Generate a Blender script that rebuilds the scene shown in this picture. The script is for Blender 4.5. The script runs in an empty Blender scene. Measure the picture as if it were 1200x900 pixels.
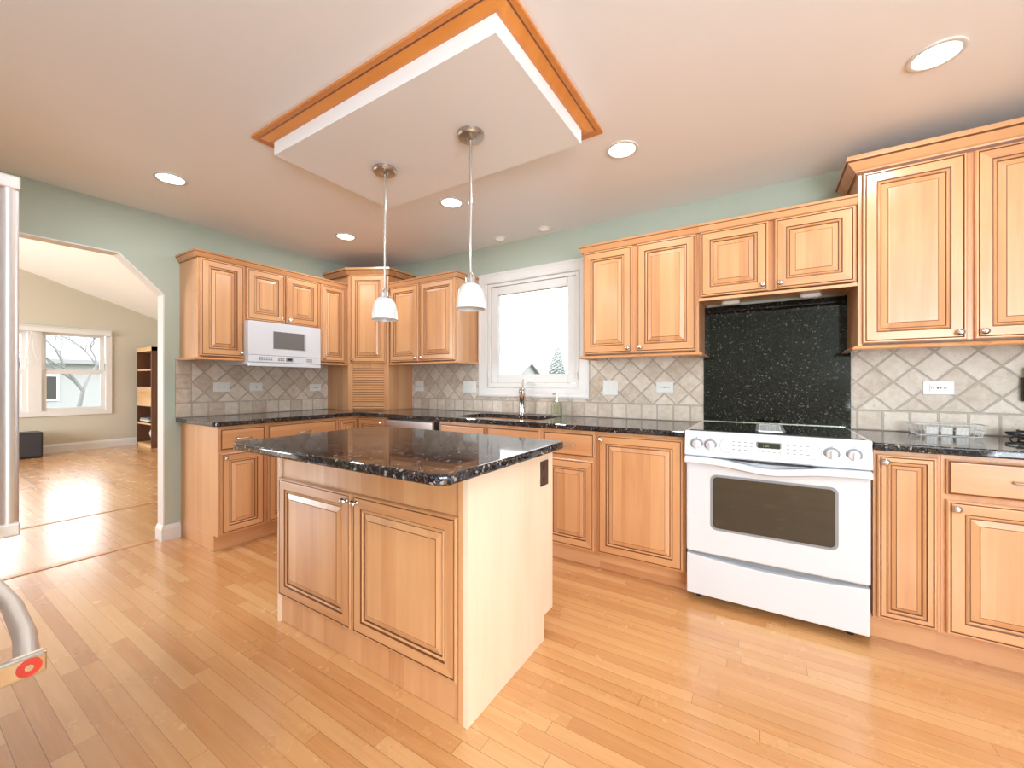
import bpy, bmesh, math, random
from mathutils import Vector, Matrix
R = math.radians
S = bpy.context.scene
COL = S.collection

# ------------------------------------------------------------------ camera
cam_d = bpy.data.cameras.new('camera'); cam = bpy.data.objects.new('camera', cam_d); COL.objects.link(cam)
cam.location = (3.817, -3.042, 1.182); cam.rotation_euler = (R(90), 0, R(31.957))
cam_d.sensor_width = 36; cam_d.lens = 474.2/1200*36; cam_d.shift_y = -1.3/1200; cam_d.clip_start = 0.02
S.camera = cam
# ------------------------------------------------------------------ view
S.view_settings.view_transform = 'Standard'; S.view_settings.look = 'None'
S.view_settings.exposure = -0.24; S.view_settings.gamma = 1; S.view_settings.use_curve_mapping = False
try:
    S.cycles.use_denoising = True; S.cycles.max_bounces = 10; S.cycles.diffuse_bounces = 5
    S.cycles.glossy_bounces = 4; S.cycles.transmission_bounces = 6; S.cycles.transparent_max_bounces = 8
    S.cycles.sample_clamp_indirect = 6; S.cycles.caustics_reflective = False; S.cycles.caustics_refractive = False
except Exception: pass
# ------------------------------------------------------------------ sky
W = bpy.data.worlds.new('sky'); S.world = W; W.use_nodes = True
bg = W.node_tree.nodes['Background']; bg.inputs[0].default_value = (0.93, 0.97, 1.0, 1); bg.inputs[1].default_value = 7.5
# ------------------------------------------------------------------ added fill lamps at unseen openings, in place of daylight
def area(name, loc, rot, sx, sy, power, col=(1, .97, .93)):
    d = bpy.data.lights.new(name, 'AREA'); d.shape = 'RECTANGLE'; d.size = sx; d.size_y = sy; d.energy = power; d.color = col
    o = bpy.data.objects.new(name, d); COL.objects.link(o); o.location = loc; o.rotation_euler = [R(a) for a in rot]; return o
area('fill_right', (6.40, -3.85, 1.05), (136, 0, 90), 1.0, 2.0, 150, (.78, .89, 1))  # added lamp, tilted up to brighten the ceiling
area('fill_front', (5.75, -5.40, 1.35), (142, 0, 25), 1.2, 1.8, 175, (.78, .89, 1))  # added frontal fill, also tilted up at the ceiling
area('fill_living', (-3.8, -6.0, 1.5), (100, 0, 0), 3.0, 1.9, 330, (.88, .95, 1))  # added to light the living room from its unseen side
LAMP_W = 9.0; REAR_FILL_W = 15.0
H = 2.432

# ------------------------------------------------------------------ node helper
class NT:
    def __init__(s, name):
        s.m = bpy.data.materials.new(name); s.m.use_nodes = True; s.t = s.m.node_tree
        s.b = s.t.nodes['Principled BSDF']
    def n(s, typ, **kw):
        nd = s.t.nodes.new(typ)
        for k, v in kw.items(): setattr(nd, k, v)
        return nd
    def l(s, a, b): s.t.links.new(a, b)
    def _in(s, nd, i, v):
        if v is None: return
        if hasattr(v, 'is_linked') or isinstance(v, bpy.types.NodeSocket): s.l(v, nd.inputs[i])
        else: nd.inputs[i].default_value = v
    def math(s, op, a, b=None, c=None):
        nd = s.n('ShaderNodeMath', operation=op); s._in(nd, 0, a); s._in(nd, 1, b); s._in(nd, 2, c); return nd.outputs[0]
    def mix(s, f, a, b, mode='MIX'):
        nd = s.n('ShaderNodeMix', data_type='RGBA', blend_type=mode); s._in(nd, 0, f)
        s._in(nd, 6, a); s._in(nd, 7, b); return nd.outputs[2]
    def comb(s, x, y, z):
        nd = s.n('ShaderNodeCombineXYZ'); s._in(nd, 0, x); s._in(nd, 1, y); s._in(nd, 2, z); return nd.outputs[0]
    def obj(s):
        tc = s.n('ShaderNodeTexCoord'); sp = s.n('ShaderNodeSeparateXYZ'); s.l(tc.outputs['Object'], sp.inputs[0])
        return tc.outputs['Object'], sp.outputs[0], sp.outputs[1], sp.outputs[2]
    def noise(s, vec, scale, detail=3, rough=.5, out='Fac'):
        nd = s.n('ShaderNodeTexNoise'); s.l(vec, nd.inputs['Vector']); nd.inputs['Scale'].default_value = scale
        nd.inputs['Detail'].default_value = detail; nd.inputs['Roughness'].default_value = rough; return nd.outputs[out]
    def white(s, vec, out='Value'):
        nd = s.n('ShaderNodeTexWhiteNoise', noise_dimensions='3D'); s.l(vec, nd.inputs['Vector']); return nd.outputs[out]
    def ramp(s, f, stops):
        nd = s.n('ShaderNodeValToRGB'); s._in(nd, 0, f); e = nd.color_ramp.elements
        while len(e) < len(stops): e.new(.5)
        for x, (p, c) in zip(e, stops): x.position = p; x.color = (*c, 1)
        return nd.outputs[0]
    def set(s, **kw):
        for k, v in kw.items():
            i = s.b.inputs[k]
            if isinstance(v, bpy.types.NodeSocket): s.l(v, i)
            else: i.default_value = (*v, 1) if (isinstance(v, tuple) and len(v) == 3 and i.type == 'RGBA') else v
        return s.m
    def bump(s, h, strength, dist=.002):
        nd = s.n('ShaderNodeBump'); nd.inputs['Strength'].default_value = strength; nd.inputs['Distance'].default_value = dist
        s._in(nd, 'Height', h); s.l(nd.outputs[0], s.b.inputs['Normal'])
def lin(r, g, b):
    f = lambda c: (c/255/12.92) if c/255 <= .04045 else ((c/255+.055)/1.055)**2.4
    return (f(r), f(g), f(b))
def plain(name, c, rough=.5, metal=0.0, **kw):
    t = NT(name); v, x, y, z = t.obj()
    n_ = t.noise(v, 40, 2); col = t.mix(t.math('MULTIPLY', n_, .06), (*c, 1), (c[0]*.8, c[1]*.8, c[2]*.8, 1))
    t.set(**{'Base Color': col, 'Roughness': rough, 'Metallic': metal}); t.set(**kw); return t.m

def wood(name, axis, c1, c2, c3, rough=.3, stave=.085, coat=.25):
    t = NT(name); v, x, y, z = t.obj()
    rnd = t.n('ShaderNodeObjectInfo').outputs['Random']
    off = t.math('MULTIPLY', rnd, 37.0)
    # lay the grain along AXIS: long, across1, across2
    long_, across = (z, x) if axis == 'z' else (x, z)
    ac2 = t.math('ADD', across, t.math('MULTIPLY', y, 1.0))
    st = t.math('FLOOR', t.math('DIVIDE', t.math('ADD', ac2, off), stave))
    sv = t.white(t.comb(st, 3.0, 1.0))
    gv = t.comb(t.math('MULTIPLY', ac2, 22.0), t.math('ADD', t.math('MULTIPLY', long_, 1.6), t.math('MULTIPLY', sv, 9.0)), off)
    g = t.noise(gv, 1.0, 4, .55)
    fine = t.noise(t.comb(t.math('MULTIPLY', ac2, 160.0), t.math('MULTIPLY', long_, 7.0), off), 1.0, 3, .6)
    blot = t.noise(t.comb(t.math('MULTIPLY', ac2, 5.0), t.math('MULTIPLY', long_, 2.5), off), 1.0, 2)
    f = t.math('ADD', t.math('MULTIPLY', g, .45), t.math('ADD', t.math('MULTIPLY', sv, .25), t.math('ADD', t.math('MULTIPLY', fine, .12), t.math('MULTIPLY', blot, .2))))
    col = t.ramp(f, [(.25, c1), (.52, c2), (.8, c3)])
    t.set(**{'Base Color': col, 'Roughness': rough, 'Coat Weight': coat, 'Coat Roughness': .18}); return t.m
M = {}
cA, cB, cC = lin(215, 165, 119), lin(204, 149, 103), lin(182, 122, 78)
M['wood'] = wood('maple_upright_grain', 'z', cA, cB, cC)
M['wood_h'] = wood('maple_level_grain', 'x', cA, cB, cC)
M['panel'] = wood('side_lit_maple_veneer', 'z', lin(236, 216, 192), lin(231, 208, 182), lin(220, 193, 164), .38, .4, .15)  # paler than the doors: side light on the island put into the colour
M['glaze'] = plain('brown_glaze', lin(112, 66, 34), .5)
M['oak'] = wood('orange_oak', 'x', lin(222, 152, 82), lin(205, 130, 62), lin(178, 100, 44), .35, 1.0)
M['shelfwood'] = wood('dark_rustic_wood', 'z', lin(120, 78, 50), lin(98, 60, 38), lin(70, 42, 28), .5, .15, 0)
M['crate'] = wood('light_crate_wood', 'x', lin(222, 186, 140), lin(205, 165, 118), lin(180, 138, 95), .6, .08, 0)
M['white'] = plain('white_trim_paint', lin(219, 216, 213), .4)
M['enamel'] = plain('white_enamel', lin(214, 216, 222), .16, 0, **{'Coat Weight': .4, 'Coat Roughness': .05})
M['plastic'] = plain('white_plastic', lin(224, 223, 219), .35)
M['slot'] = plain('dark_slot', lin(40, 36, 34), .5)
M['greyprint'] = plain('grey_print', lin(140, 143, 148), .5)
M['nickel'] = plain('brushed_nickel', (.56, .53, .5), .28, 1.0)
M['chrome'] = plain('chrome', (.75, .74, .73), .09, 1.0)
M['steel'] = plain('stainless_steel', (.80, .80, .81), .42, 1.0)
M['dwsteel'] = plain('dishwasher_steel', (.50, .47, .45), .3, 1.0)
M['black'] = plain('black_plastic', lin(24, 24, 26), .35)
M['brown'] = plain('brown_plastic', lin(70, 46, 36), .4)
M['red'] = plain('red_medallion', lin(196, 60, 48), .3)
M['bglass'] = plain('black_glass', (.006, .006, .007), .04, 0, **{'Coat Weight': 1.0, 'Coat Roughness': .02})
M['ovenglass'] = plain('oven_window_glass', lin(44, 39, 33), .05, 0, **{'Coat Weight': 1.0, 'Coat Roughness': .04})
M['greyband'] = plain('grey_frit_and_gap_shade', lin(138, 141, 146), .3)
M['mwglass'] = plain('microwave_window', lin(112, 108, 106), .3)
M['screen'] = plain('dark_green_display', lin(44, 54, 46), .2)
M['digits'] = plain('pale_green_digits', lin(130, 160, 135), .5)
M['sink'] = plain('black_composite', lin(22, 22, 24), .3)
M['speaker'] = plain('black_speaker_cloth', lin(52, 50, 54), .8)

def wallpaint(name, c, rough=.6):
    t = NT(name); v, x, y, z = t.obj(); n_ = t.noise(v, 1.3, 3)
    col = t.mix(n_, (*c, 1), (c[0]*.95, c[1]*.96, c[2]*.95, 1))
    t.set(**{'Base Color': col, 'Roughness': rough}); t.bump(t.noise(v, 220, 2), .08, .001); return t.m
M['green'] = wallpaint('sage_green_paint', lin(176, 184, 170))
M['beige'] = wallpaint('beige_paint', lin(198, 190, 174))
M['ceil'] = wallpaint('ceiling_paint', lin(243, 242, 246), .34)
M['softwhite'] = wallpaint('white_ceiling_paint', lin(236, 234, 230), .6)

def granite(name, base, flecks, dens=.12, big=.35, sc=1.0, spec=.5):
    t = NT(name); v, x, y, z = t.obj()
    vo = t.n('ShaderNodeTexVoronoi'); t.l(v, vo.inputs['Vector']); vo.inputs['Scale'].default_value = 190*sc
    wn = t.white(vo.outputs['Color'])
    vo2 = t.n('ShaderNodeTexVoronoi'); t.l(v, vo2.inputs['Vector']); vo2.inputs['Scale'].default_value = 110*sc
    wn2 = t.white(vo2.outputs['Color'])
    cl = t.noise(v, 14, 3)
    brown = t.mix(cl, (*base, 1), (base[0]*2.4+.006, base[1]*1.7+.003, base[2]*1.5+.002, 1))
    f1 = t.math('MULTIPLY', t.math('LESS_THAN', wn, dens), t.math('GREATER_THAN', cl, .42))
    c1 = t.mix(f1, brown, (*flecks[0], 1))
    f2 = t.math('LESS_THAN', wn2, dens*big); c2 = t.mix(f2, c1, (*flecks[1], 1))
    f3 = t.math('GREATER_THAN', wn, 1-dens*.6); c3 = t.mix(f3, c2, (*flecks[2], 1))
    t.set(**{'Base Color': c3, 'Roughness': .05, 'Specular IOR Level': spec}); return t.m
M['granite'] = granite('blue_pearl_granite', lin(19, 19, 19), [lin(84, 66, 56), lin(140, 138, 134), lin(58, 68, 82)], .2, .22)
M['splashgranite'] = granite('black_galaxy_granite', lin(7, 8, 7), [lin(42, 38, 34), lin(84, 84, 78), lin(46, 52, 50)], .10, .3, 1.25, .32)

def tile_mat(name, u0, ucol0, ucol1):
    """Tumbled stone: a row of squares below z = 1.025, diamonds above, squares between ucol0 and ucol1."""
    t = NT(name); v, x, y, z = t.obj()
    D = .162; Q = .111; z0 = 1.025
    u = t.math('SUBTRACT', x, u0); w = t.math('SUBTRACT', z, z0)
    a = t.math('DIVIDE', t.math('ADD', u, w), D); b = t.math('DIVIDE', t.math('SUBTRACT', u, w), D)
    def edge(q, size):
        f = t.math('FRACT', q); return t.math('MULTIPLY', t.math('MINIMUM', f, t.math('SUBTRACT', 1.0, f)), size)
    warp = t.math('MULTIPLY', t.math('SUBTRACT', t.noise(v, 60, 2), .5), .005)
    ed = t.math('MINIMUM', edge(a, D/1.414), edge(b, D/1.414))
    idd = t.comb(t.math('FLOOR', a), t.math('FLOOR', b), 1.0)
    us = t.math('DIVIDE', u, Q); ws = t.math('DIVIDE', w, Q)
    es = t.math('MINIMUM', edge(us, Q), edge(ws, Q)); ids = t.comb(t.math('FLOOR', us), t.math('FLOOR', ws), 7.0)
    sq = t.math('LESS_THAN', w, 0.0)
    incol = t.math('MULTIPLY', t.math('GREATER_THAN', x, ucol0), t.math('LESS_THAN', x, ucol1))
    sq = t.math('MAXIMUM', sq, incol)
    e = t.math('ADD', t.math('MULTIPLY', es, sq), t.math('MULTIPLY', ed, t.math('SUBTRACT', 1.0, sq)))
    e = t.math('MINIMUM', e, t.math('ABSOLUTE', w))
    e = t.math('ADD', e, warp)
    idv = t.mix(sq, idd, ids)
    wn = t.white(idv)
    mott = t.noise(v, 26, 5, .65); vein = t.noise(v, 9, 4, .6)
    f = t.math('ADD', t.math('MULTIPLY', wn, .3), t.math('ADD', t.math('MULTIPLY', mott, .58), t.math('MULTIPLY', vein, .25)))
    col = t.ramp(f, [(.3, lin(222, 210, 197)), (.5, lin(208, 194, 178)), (.68, lin(192, 174, 156)), (.88, lin(166, 144, 122))])
    pits = t.math('LESS_THAN', t.noise(v, 130, 2), .3); col = t.mix(t.math('MULTIPLY', pits, .5), col, (*lin(120, 100, 84), 1))
    gm = t.n('ShaderNodeMapRange'); t.l(e, gm.inputs[0]); gm.inputs[1].default_value = .002; gm.inputs[2].default_value = .005
    col = t.mix(gm.outputs[0], (*lin(176, 164, 150), 1), col)
    line = t.math('MULTIPLY', t.math('GREATER_THAN', e, .0035), t.math('LESS_THAN', e, .006))
    col = t.mix(t.math('MULTIPLY', line, .35), col, (*lin(120, 104, 92), 1))
    t.set(**{'Base Color': col, 'Roughness': .42})
    hgt = t.math('ADD', gm.outputs[0], t.math('MULTIPLY', mott, .3)); t.bump(hgt, .6, .003); return t.m
M['tile_back'] = tile_mat('stone_tile_back', .052, -9, -9)
M['tile_left'] = tile_mat('stone_tile_left', .104, -.01, .104)

def floor_mat():
    t = NT('oak_strip_floor'); v, x, y, z = t.obj()
    wd = .057
    row = t.math('FLOOR', t.math('DIVIDE', y, wd))
    r1 = t.white(t.comb(row, 5.0, 0.0)); r2 = t.white(t.comb(row, 9.0, 2.0))
    ln = t.math('ADD', .7, t.math('MULTIPLY', r2, .7))
    xs = t.math('DIVIDE', t.math('ADD', x, t.math('MULTIPLY', r1, 3.0)), ln)
    seg = t.math('FLOOR', xs); fx = t.math('FRACT', xs); fy = t.math('FRACT', t.math('DIVIDE', y, wd))
    rnd = t.white(t.comb(row, seg, 4.0)); rnd2 = t.white(t.comb(seg, row, 11.0))
    gv = t.comb(t.math('ADD', t.math('MULTIPLY', x, 2.2), t.math('MULTIPLY', rnd2, 20.0)), t.math('MULTIPLY', y, 32.0), t.math('MULTIPLY', rnd, 30.0))
    g = t.noise(gv, 1.0, 5, .6)
    fine = t.noise(t.comb(t.math('MULTIPLY', x, 9.0), t.math('MULTIPLY', y, 260.0), rnd), 1.0, 2, .5)
    f = t.math('ADD', t.math('MULTIPLY', rnd, .36), t.math('ADD', t.math('MULTIPLY', g, .46), t.math('MULTIPLY', fine, .2)))
    col = t.ramp(f, [(.15, lin(226, 180, 130)), (.42, lin(216, 164, 110)), (.65, lin(204, 146, 92)), (.9, lin(178, 116, 66))])
    dark = t.math('GREATER_THAN', rnd2, .93); col = t.mix(t.math('MULTIPLY', dark, .22), col, (*lin(170, 105, 60), 1))
    ey = t.math('MULTIPLY', t.math('MINIMUM', fy, t.math('SUBTRACT', 1.0, fy)), wd)
    ex = t.math('MULTIPLY', t.math('MINIMUM', fx, t.math('SUBTRACT', 1.0, fx)), ln)
    e = t.math('MINIMUM', ey, ex)
    wear = t.white(t.comb(row, 1.0, 8.0))
    gap = t.math('MULTIPLY', t.math('LESS_THAN', e, .0011), t.math('ADD', .25, t.math('MULTIPLY', wear, .5)))
    col = t.mix(gap, col, (*lin(110, 66, 36), 1))
    rough = t.math('ADD', .2, t.math('MULTIPLY', t.noise(v, 5, 4, .6), .12))
    t.set(**{'Base Color': col, 'Roughness': rough, 'Specular IOR Level': .55, 'Coat Weight': .7, 'Coat Roughness': .2})
    hh = t.math('ADD', t.math('MULTIPLY', t.math('GREATER_THAN', e, .0014), 1.0), t.math('MULTIPLY', fine, .12))
    t.bump(hh, .25, .0012); return t.m
M['floor'] = floor_mat()

def glass_mat():
    t = NT('window_glass'); t.t.nodes.remove(t.b)
    out = [n for n in t.t.nodes if n.type == 'OUTPUT_MATERIAL'][0]
    tr = t.n('ShaderNodeBsdfTransparent'); tr.inputs[0].default_value = (.97, .98, .98, 1)
    gl = t.n('ShaderNodeBsdfGlossy'); gl.inputs['Roughness'].default_value = .02
    fr = t.n('ShaderNodeFresnel'); fr.inputs[0].default_value = 1.45
    mx = t.n('ShaderNodeMixShader'); t.l(fr.outputs[0], mx.inputs[0]); t.l(tr.outputs[0], mx.inputs[1]); t.l(gl.outputs[0], mx.inputs[2])
    t.l(mx.outputs[0], out.inputs[0]); return t.m
M['glass'] = glass_mat()
def emit(name, c, s):
    t = NT(name); t.set(**{'Base Color': c, 'Emission Color': c, 'Emission Strength': s}); return t.m
M['lamp'] = emit('lit_lamp_lens', (1, .93, .84), 9.0)
M['lamp_dim'] = emit('dim_lamp_lens', (1, .9, .78), .25)
def shade_mat():
    t = NT('alabaster_glass'); v, x, y, z = t.obj(); n_ = t.noise(v, 16, 4, .6)
    col = t.ramp(n_, [(.3, lin(225, 225, 224)), (.6, lin(246, 246, 244)), (.8, lin(236, 236, 236))])
    t.set(**{'Base Color': col, 'Roughness': .25, 'Transmission Weight': .12, 'Subsurface Weight': .1}); return t.m
M['shade'] = shade_mat()
def soap_mat():
    t = NT('pale_green_soap_bottle'); t.set(**{'Base Color': lin(226, 230, 196), 'Roughness': .06, 'Transmission Weight': .8}); return t.m
M['soap'] = soap_mat()
M['lawn'] = plain('lawn', lin(112, 116, 92), .9)
M['bark'] = plain('bark', lin(118, 116, 116), .9)
M['spruce'] = plain('spruce_needles', lin(170, 174, 172), .9)
M['siding'] = plain('pale_siding', lin(150, 150, 150), .8)
M['roofing'] = plain('grey_shingles', lin(134, 134, 136), .9)

# ------------------------------------------------------------------ mesh helpers
def mat_of(m): return M[m] if isinstance(m, str) else m
def build(name, bm, mats, parent=None, loc=(0, 0, 0), rot=0, smooth=False, bevel=0, seg=2):
    bmesh.ops.recalc_face_normals(bm, faces=bm.faces)
    me = bpy.data.meshes.new(name); bm.to_mesh(me); bm.free()
    for m in (mats if isinstance(mats, (list, tuple)) else [mats]): me.materials.append(mat_of(m))
    if smooth:
        for p in me.polygons: p.use_smooth = True
        try: me.set_sharp_from_angle(angle=R(38))
        except Exception: pass
    o = bpy.data.objects.new(name, me); COL.objects.link(o); o.location = loc; o.rotation_euler.z = rot
    if parent: o.parent = parent
    if bevel:
        b = o.modifiers.new('ease', 'BEVEL'); b.width = bevel; b.segments = seg; b.limit_method = 'ANGLE'; b.angle_limit = R(40)
    return o
def box(bm, x0, y0, z0, x1, y1, z1, mi=0):
    vs = [bm.verts.new(p) for p in ((x0,y0,z0),(x1,y0,z0),(x1,y1,z0),(x0,y1,z0),(x0,y0,z1),(x1,y0,z1),(x1,y1,z1),(x0,y1,z1))]
    for q in ((0,3,2,1),(4,5,6,7),(0,1,5,4),(1,2,6,5),(2,3,7,6),(3,0,4,7)):
        f = bm.faces.new([vs[i] for i in q]); f.material_index = mi
def prism(bm, poly, a0, a1, axis='x', mi=0):
    """extrude a 2D polygon along AXIS; the polygon's pair is the other two axes in xyz order"""
    def P(p, a): return {'x': (a, p[0], p[1]), 'y': (p[0], a, p[1]), 'z': (p[0], p[1], a)}[axis]
    A = [bm.verts.new(P(p, a0)) for p in poly]; B = [bm.verts.new(P(p, a1)) for p in poly]
    n = len(poly); fs = [bm.faces.new(A), bm.faces.new(B[::-1])]
    for i in range(n): fs.append(bm.faces.new((A[i], B[i], B[(i+1) % n], A[(i+1) % n])))
    for f in fs: f.material_index = mi
def lathe(bm, prof, n=32, c=(0, 0, 0), axis='z', mi=0, cap=True):
    """profile of (radius, along); closed at radius 0 or by a cap"""
    def P(r, h, a):
        p = (r*math.cos(a), r*math.sin(a))
        q = {'z': (p[0], p[1], h), 'y': (p[0], h, p[1]), 'x': (h, p[0], p[1])}[axis]
        return (q[0]+c[0], q[1]+c[1], q[2]+c[2])
    rings = []
    for r, h in prof:
        if r < 1e-6: rings.append([bm.verts.new(P(0, h, 0))])
        else: rings.append([bm.verts.new(P(r, h, 2*math.pi*k/n)) for k in range(n)])
    for a, b in zip(rings, rings[1:]):
        for k in range(n):
            j = (k+1) % n
            if len(a) == 1 and len(b) == 1: continue
            if len(a) == 1: f = bm.faces.new((a[0], b[k], b[j]))
            elif len(b) == 1: f = bm.faces.new((a[k], a[j], b[0]))
            else: f = bm.faces.new((a[k], a[j], b[j], b[k]))
            f.material_index = mi
    if cap:
        for r_ in (rings[0], rings[-1]):
            if len(r_) > 2:
                f = bm.faces.new(r_); f.material_index = mi
def tube(bm, pts, r, n=10, mi=0, rz=None):
    """round tube along points; rz squashes it along the second axis"""
    pts = [Vector(p) for p in pts]; prev = None; rings = []
    rr = r if isinstance(r, (list, tuple)) else [r]*len(pts)
    up = None
    for i, p in enumerate(pts):
        d = (pts[min(i+1, len(pts)-1)]-pts[max(i-1, 0)]).normalized()
        if up is None: up = d.orthogonal().normalized()
        else: up = (up - d*up.dot(d)).normalized()
        s = d.cross(up)
        rings.append([bm.verts.new(p + up*math.cos(2*math.pi*k/n)*rr[i] + s*math.sin(2*math.pi*k/n)*rr[i]) for k in range(n)])
    for a, b in zip(rings, rings[1:]):
        for k in range(n):
            f = bm.faces.new((a[k], a[(k+1) % n], b[(k+1) % n], b[k])); f.material_index = mi
    for q in (rings[0], rings[-1][::-1]):
        f = bm.faces.new(q); f.material_index = mi
def sweep(bm, path, prof, mis=None, closed=False):
    """path: (x, y) points; prof: (out, z), out is to the right of travel; mitred"""
    n = len(path); P = [Vector((p[0], p[1])) for p in path]; rings = []
    for i in range(n):
        def nrm(a, b): d = (b-a).normalized(); return Vector((d.y, -d.x))
        if closed: n1, n2 = nrm(P[i-1], P[i]), nrm(P[i], P[(i+1) % n])
        else:
            n1 = nrm(P[i-1], P[i]) if i > 0 else None; n2 = nrm(P[i], P[i+1]) if i < n-1 else None
            n1 = n1 or n2; n2 = n2 or n1
        m = (n1+n2); m = m/(m.dot(n1))
        rings.append([bm.verts.new((P[i].x+m.x*o, P[i].y+m.y*o, z)) for o, z in prof])
    k = len(prof)
    idx = list(range(n)) + ([0] if closed else [])
    for a, b in zip(idx, idx[1:]):
        for j in range(k):
            f = bm.faces.new((rings[a][j], rings[b][j], rings[b][(j+1) % k], rings[a][(j+1) % k]))
            if mis: f.material_index = mis[j]
    if not closed:
        bm.faces.new(rings[0]); bm.faces.new(rings[-1][::-1])
def rings_panel(bm, w, h, prof, x0=0, z0=0, horiz=None):
    """nested rectangular rings; prof: (inset, y, material index of the ring that ends here)"""
    prev = None
    for ins, yy, mi in prof:
        vs = [bm.verts.new(p) for p in ((x0+ins, yy, z0+ins), (x0+w-ins, yy, z0+ins), (x0+w-ins, yy, z0+h-ins), (x0+ins, yy, z0+h-ins))]
        if prev:
            for k in range(4):
                f = bm.faces.new((prev[k], prev[(k+1) % 4], vs[(k+1) % 4], vs[k]))
                f.material_index = (horiz if (mi == 0 and k in (0, 2) and horiz is not None and ins < .06) else mi)
        else:
            f = bm.faces.new(vs[::-1]); f.material_index = 0
        prev = vs
    f = bm.faces.new(prev); f.material_index = 0
def empty(name, loc, rot=0, parent=None):
    o = bpy.data.objects.new(name, None); COL.objects.link(o); o.location = loc; o.rotation_euler.z = rot; o.empty_display_size = .1
    if parent: o.parent = parent
    return o
def promote(sub):
    """hand the pieces of a turned helper frame to its thing, in place"""
    c, n = math.cos(sub.rotation_euler.z), math.sin(sub.rotation_euler.z)
    for ch in list(sub.children):
        x, y, z = ch.location
        ch.location = (sub.location.x+c*x-n*y, sub.location.y+n*x+c*y, sub.location.z+z)
        ch.rotation_euler.z += sub.rotation_euler.z; ch.parent = sub.parent
    bpy.data.objects.remove(sub)
def tag(o, label, cat, group=None, kind=None):
    o['label'] = label; o['category'] = cat
    if group: o['group'] = group
    if kind: o['kind'] = kind
    return o
def struct(name, bm, m, **kw):
    o = build(name, bm, m, **kw); o['kind'] = 'structure'; return o

# ------------------------------------------------------------------ room shell
bm = bmesh.new(); box(bm, -6.6, -6.2, -.12, 6.7, .4, 0); struct('floor', bm, 'floor')
bm = bmesh.new(); box(bm, -.14, -5.5, H, 6.6, .2, H+.15); struct('ceiling', bm, 'ceil')
# back wall with the window over the sink
wx0, wx1, wz0, wz1 = 1.655, 2.555, 1.150, 2.085
bm = bmesh.new()
for a in ((0, 0, wx0, H), (wx1, 0, 6.6, H), (wx0, 0, wx1, wz0), (wx0, wz1, wx1, H)):
    box(bm, a[0], 0, a[1], a[2], .16, a[3])
box(bm, -.14, .0, 0, 0, .16, H)
struct('wall_back', bm, 'green')
# left wall with the clipped-corner passage
bm = bmesh.new(); T = -.10; YJ = -1.848
prism(bm, [(0, 0), (0, H), (YJ, H), (YJ, 0)], T, 0, 'x')
prism(bm, [(YJ, 1.843), (YJ, H), (-5.5, H), (-5.5, 0), (-3.56, 0), (-3.56, 1.843), (-3.31, 2.093), (YJ-.25, 2.093)], T, 0, 'x')
struct('wall_left', bm, 'green')
# white lining of the passage
bm = bmesh.new()
pth = [(YJ, 0), (YJ, 1.843), (YJ-.25, 2.093), (-3.31, 2.093), (-3.56, 1.843), (-3.56, 0)]
ins = [(YJ-.008, 0), (YJ-.008, 1.839), (YJ-.254, 2.085), (-3.306, 2.085), (-3.552, 1.839), (-3.552, 0)]
for i in range(5):
    prism(bm, [pth[i], pth[i+1], ins[i+1], ins[i]], T-.003, .003, 'x')
struct('trim_1', bm, 'white')
# behind the fridge, the far side walls
bm = bmesh.new(); box(bm, 0, -3.9, 0, 2.78, -3.75, H); box(bm, 2.74, -5.5, 0, 2.86, -3.75, H); struct('wall_alcove', bm, 'green')
bm = bmesh.new()
box(bm, 2.86, -5.6, 0, 5.12, -5.45, H); box(bm, 5.12, -5.6, 0, 6.4, -5.45, .42); box(bm, 5.12, -5.6, 2.28, 6.4, -5.45, H); box(bm, 6.4, -5.6, 0, 6.6, -5.45, H)
struct('wall_front', bm, 'green')  # unseen opening added for light, kept clear of the granite panel's reflection
bm = bmesh.new()
box(bm, 6.45, -3.3, 0, 6.6, .16, H); box(bm, 6.45, -5.6, 0, 6.6, -4.4, H); box(bm, 6.45, -4.4, 2.1, 6.6, -3.3, H)
struct('wall_right', bm, 'green')  # unseen opening sized to hold back the skylight from this side
# living room shell
WZ0, WZ1, WY0, WY1 = .70, 2.06, -2.60, -.66
bm = bmesh.new()
box(bm, -6.55, -6.2, 0, -6.4, WY0, 4.6); box(bm, -6.55, WY1, 0, -6.4, .2, 4.6); box(bm, -6.55, WY0, 0, -6.4, WY1, WZ0); box(bm, -6.55, WY0, WZ1, -6.4, WY1, 4.6)
struct('wall_living_left', bm, 'beige')
bm = bmesh.new(); box(bm, -6.4, .05, 0, T, .2, 3.0); struct('wall_living_back', bm, 'beige')
bm = bmesh.new(); box(bm, -6.4, -6.2, 0, -5.4, -6.05, 4.6); box(bm, -2.2, -6.2, 0, T, -6.05, 4.6); box(bm, -5.4, -6.2, 0, -2.2, -6.05, .5); box(bm, -5.4, -6.2, 2.5, -2.2, -6.05, 4.6)
struct('wall_living_front', bm, 'beige')
bm = bmesh.new(); box(bm, T-.04, -6.2, H, T, .2, 4.6); struct('wall_living_right', bm, 'softwhite')
bm = bmesh.new(); sl = .344
prism(bm, [(.2, 2.43-.15*sl), (-6.2, 2.43+6.25*sl), (-6.2, 2.6+6.25*sl), (.2, 2.6-.15*sl)], -6.5, T-.0, 'x'); struct('ceiling_living', bm, 'softwhite')
# header boards across the floor
for i, xx in enumerate((-.075, -1.30)):
    bm = bmesh.new(); box(bm, xx-.028, -3.55 if i == 0 else -5.9, .0, xx+.028, -1.875 if i == 0 else .04, .004)
    struct('trim_%d' % (2+i), bm, 'wood_h', bevel=.0015)
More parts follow.
